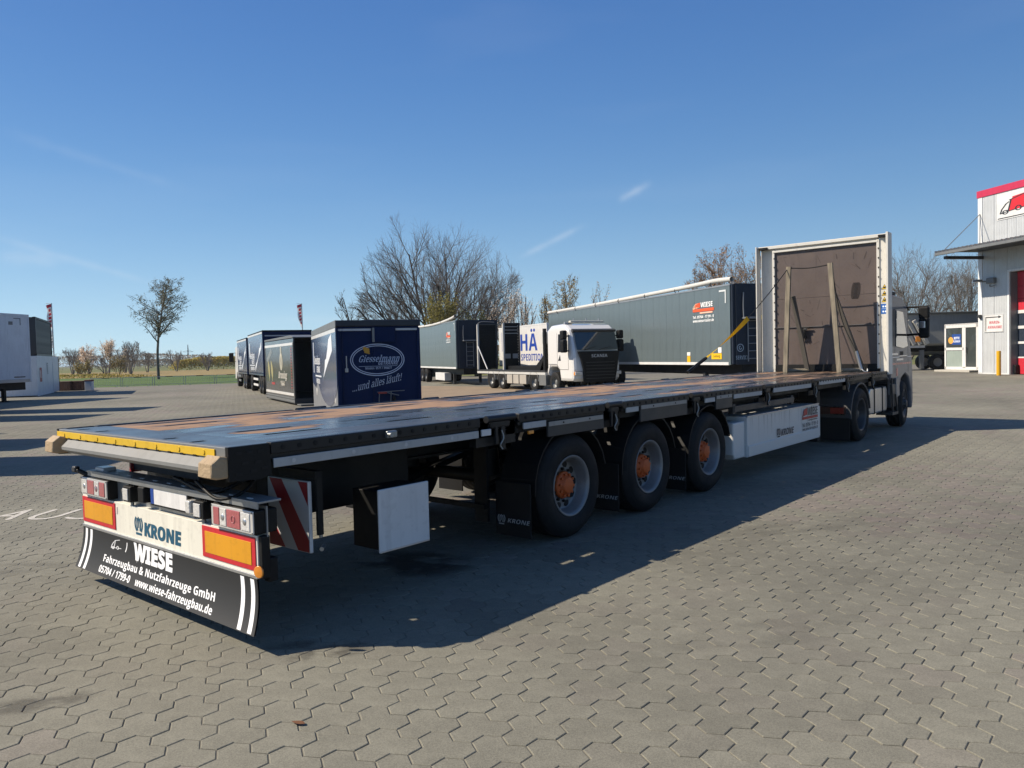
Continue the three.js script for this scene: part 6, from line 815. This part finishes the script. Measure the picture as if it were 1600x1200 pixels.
tree('blossom_tree', 'pale blossoming tree with round crown left of the birch', -72, 138, { h: 6.9, rx: 3.1, base: 1.8, seed: 24, rad: 0.2, stemL: 4.6, kids: [12, 6, 4], levels: 3, ang: 0.75, ratio: 0.5, first: 0.42, twigR: 0.025, bark: [0.2, 0.18, 0.165], leaf: [3000, 0.07, [0.8, 0.76, 0.7], 'blossom'] });
tree('blossom_tree', 'smaller blossoming tree above the brown bins', -69, 126, { h: 5.0, rx: 2.6, base: 1.2, seed: 25, rad: 0.15, stemL: 3.6, kids: [10, 5, 4], levels: 3, ang: 0.8, ratio: 0.55, first: 0.36, twigR: 0.025, bark: [0.2, 0.18, 0.165], leaf: [2400, 0.07, [0.8, 0.75, 0.69], 'blossom'] });
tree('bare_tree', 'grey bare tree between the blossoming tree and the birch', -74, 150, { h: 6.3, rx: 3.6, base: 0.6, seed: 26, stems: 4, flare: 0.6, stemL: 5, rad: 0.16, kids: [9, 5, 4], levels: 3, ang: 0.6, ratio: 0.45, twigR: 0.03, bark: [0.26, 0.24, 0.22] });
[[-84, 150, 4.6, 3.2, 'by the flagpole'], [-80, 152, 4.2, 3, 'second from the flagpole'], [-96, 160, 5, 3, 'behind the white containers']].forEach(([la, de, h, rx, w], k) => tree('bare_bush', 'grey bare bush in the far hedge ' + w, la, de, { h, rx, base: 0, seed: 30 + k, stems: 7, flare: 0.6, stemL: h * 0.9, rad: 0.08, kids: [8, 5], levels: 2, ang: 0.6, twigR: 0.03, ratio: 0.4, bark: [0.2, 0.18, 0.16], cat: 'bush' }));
[[-66.5, 120, 2.6, 2.4, 'left of the birch trunk', [0.24, 0.22, 0.06]], [-62, 122, 3.2, 2.2, 'directly left of the birch trunk', [0.2, 0.18, 0.07]], [-74, 122, 1.7, 2.6, 'under the blossoming tree', [0.3, 0.28, 0.05]]].forEach(([la, de, h, rx, w, c], k) => tree('green_bush', 'olive green bush at the field edge ' + w, la, de, { h, rx, base: 0, seed: 40 + k, stems: 8, flare: 0.7, stemL: h * 0.9, rad: 0.04, kids: [7, 4], levels: 2, ang: 0.6, twigR: 0.02, ratio: 0.4, bark: [0.16, 0.14, 0.07], leaf: [900, 0.09, c], spread: 0.5, cat: 'bush' }));
// far willow hedge and woods on the horizon, each a mass that nobody could count
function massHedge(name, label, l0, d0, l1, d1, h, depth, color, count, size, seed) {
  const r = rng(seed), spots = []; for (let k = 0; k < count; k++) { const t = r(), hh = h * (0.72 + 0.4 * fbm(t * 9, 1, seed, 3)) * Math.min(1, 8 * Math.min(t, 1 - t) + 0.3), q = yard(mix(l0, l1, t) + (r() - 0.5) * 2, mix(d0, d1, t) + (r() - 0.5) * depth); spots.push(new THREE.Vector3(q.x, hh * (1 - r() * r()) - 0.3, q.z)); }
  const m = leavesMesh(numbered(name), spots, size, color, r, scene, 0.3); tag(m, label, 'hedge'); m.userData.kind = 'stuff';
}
massHedge('willow_hedge', 'yellow-green willow hedge on the horizon below the pylon', -96, 220, -74, 224, 3.6, 5, [0.4, 0.37, 0.1], 9000, 0.22, 51);
massHedge('willow_hedge', 'olive hedge on the horizon right of the birch', -74, 226, -20, 240, 3.8, 6, [0.36, 0.33, 0.1], 12000, 0.24, 52);
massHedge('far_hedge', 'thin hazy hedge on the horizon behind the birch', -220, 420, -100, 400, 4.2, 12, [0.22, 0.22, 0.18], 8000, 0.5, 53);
massHedge('rough_grass', 'rough yellow-green growth along the far side of the crop field', -120, 102, -52, 108, 0.9, 10, [0.28, 0.26, 0.06], 9000, 0.12, 54);
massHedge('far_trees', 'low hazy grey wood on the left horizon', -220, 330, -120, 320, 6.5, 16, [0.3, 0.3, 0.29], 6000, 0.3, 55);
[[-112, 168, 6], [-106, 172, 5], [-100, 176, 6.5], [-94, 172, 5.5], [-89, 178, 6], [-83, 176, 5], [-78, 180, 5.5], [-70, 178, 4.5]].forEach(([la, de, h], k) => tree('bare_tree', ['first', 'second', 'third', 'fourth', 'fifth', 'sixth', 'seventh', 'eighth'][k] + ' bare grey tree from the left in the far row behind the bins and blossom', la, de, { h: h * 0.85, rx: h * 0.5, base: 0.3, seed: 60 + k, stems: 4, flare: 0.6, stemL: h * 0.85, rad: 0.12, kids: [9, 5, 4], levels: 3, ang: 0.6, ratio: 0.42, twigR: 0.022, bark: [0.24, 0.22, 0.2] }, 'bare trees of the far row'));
massHedge('far_trees', 'low scrub behind the parked trailers', -26, 96, 60, 110, 3.2, 12, [0.2, 0.18, 0.13], 16000, 0.16, 56);

renderer.render(scene, camera);
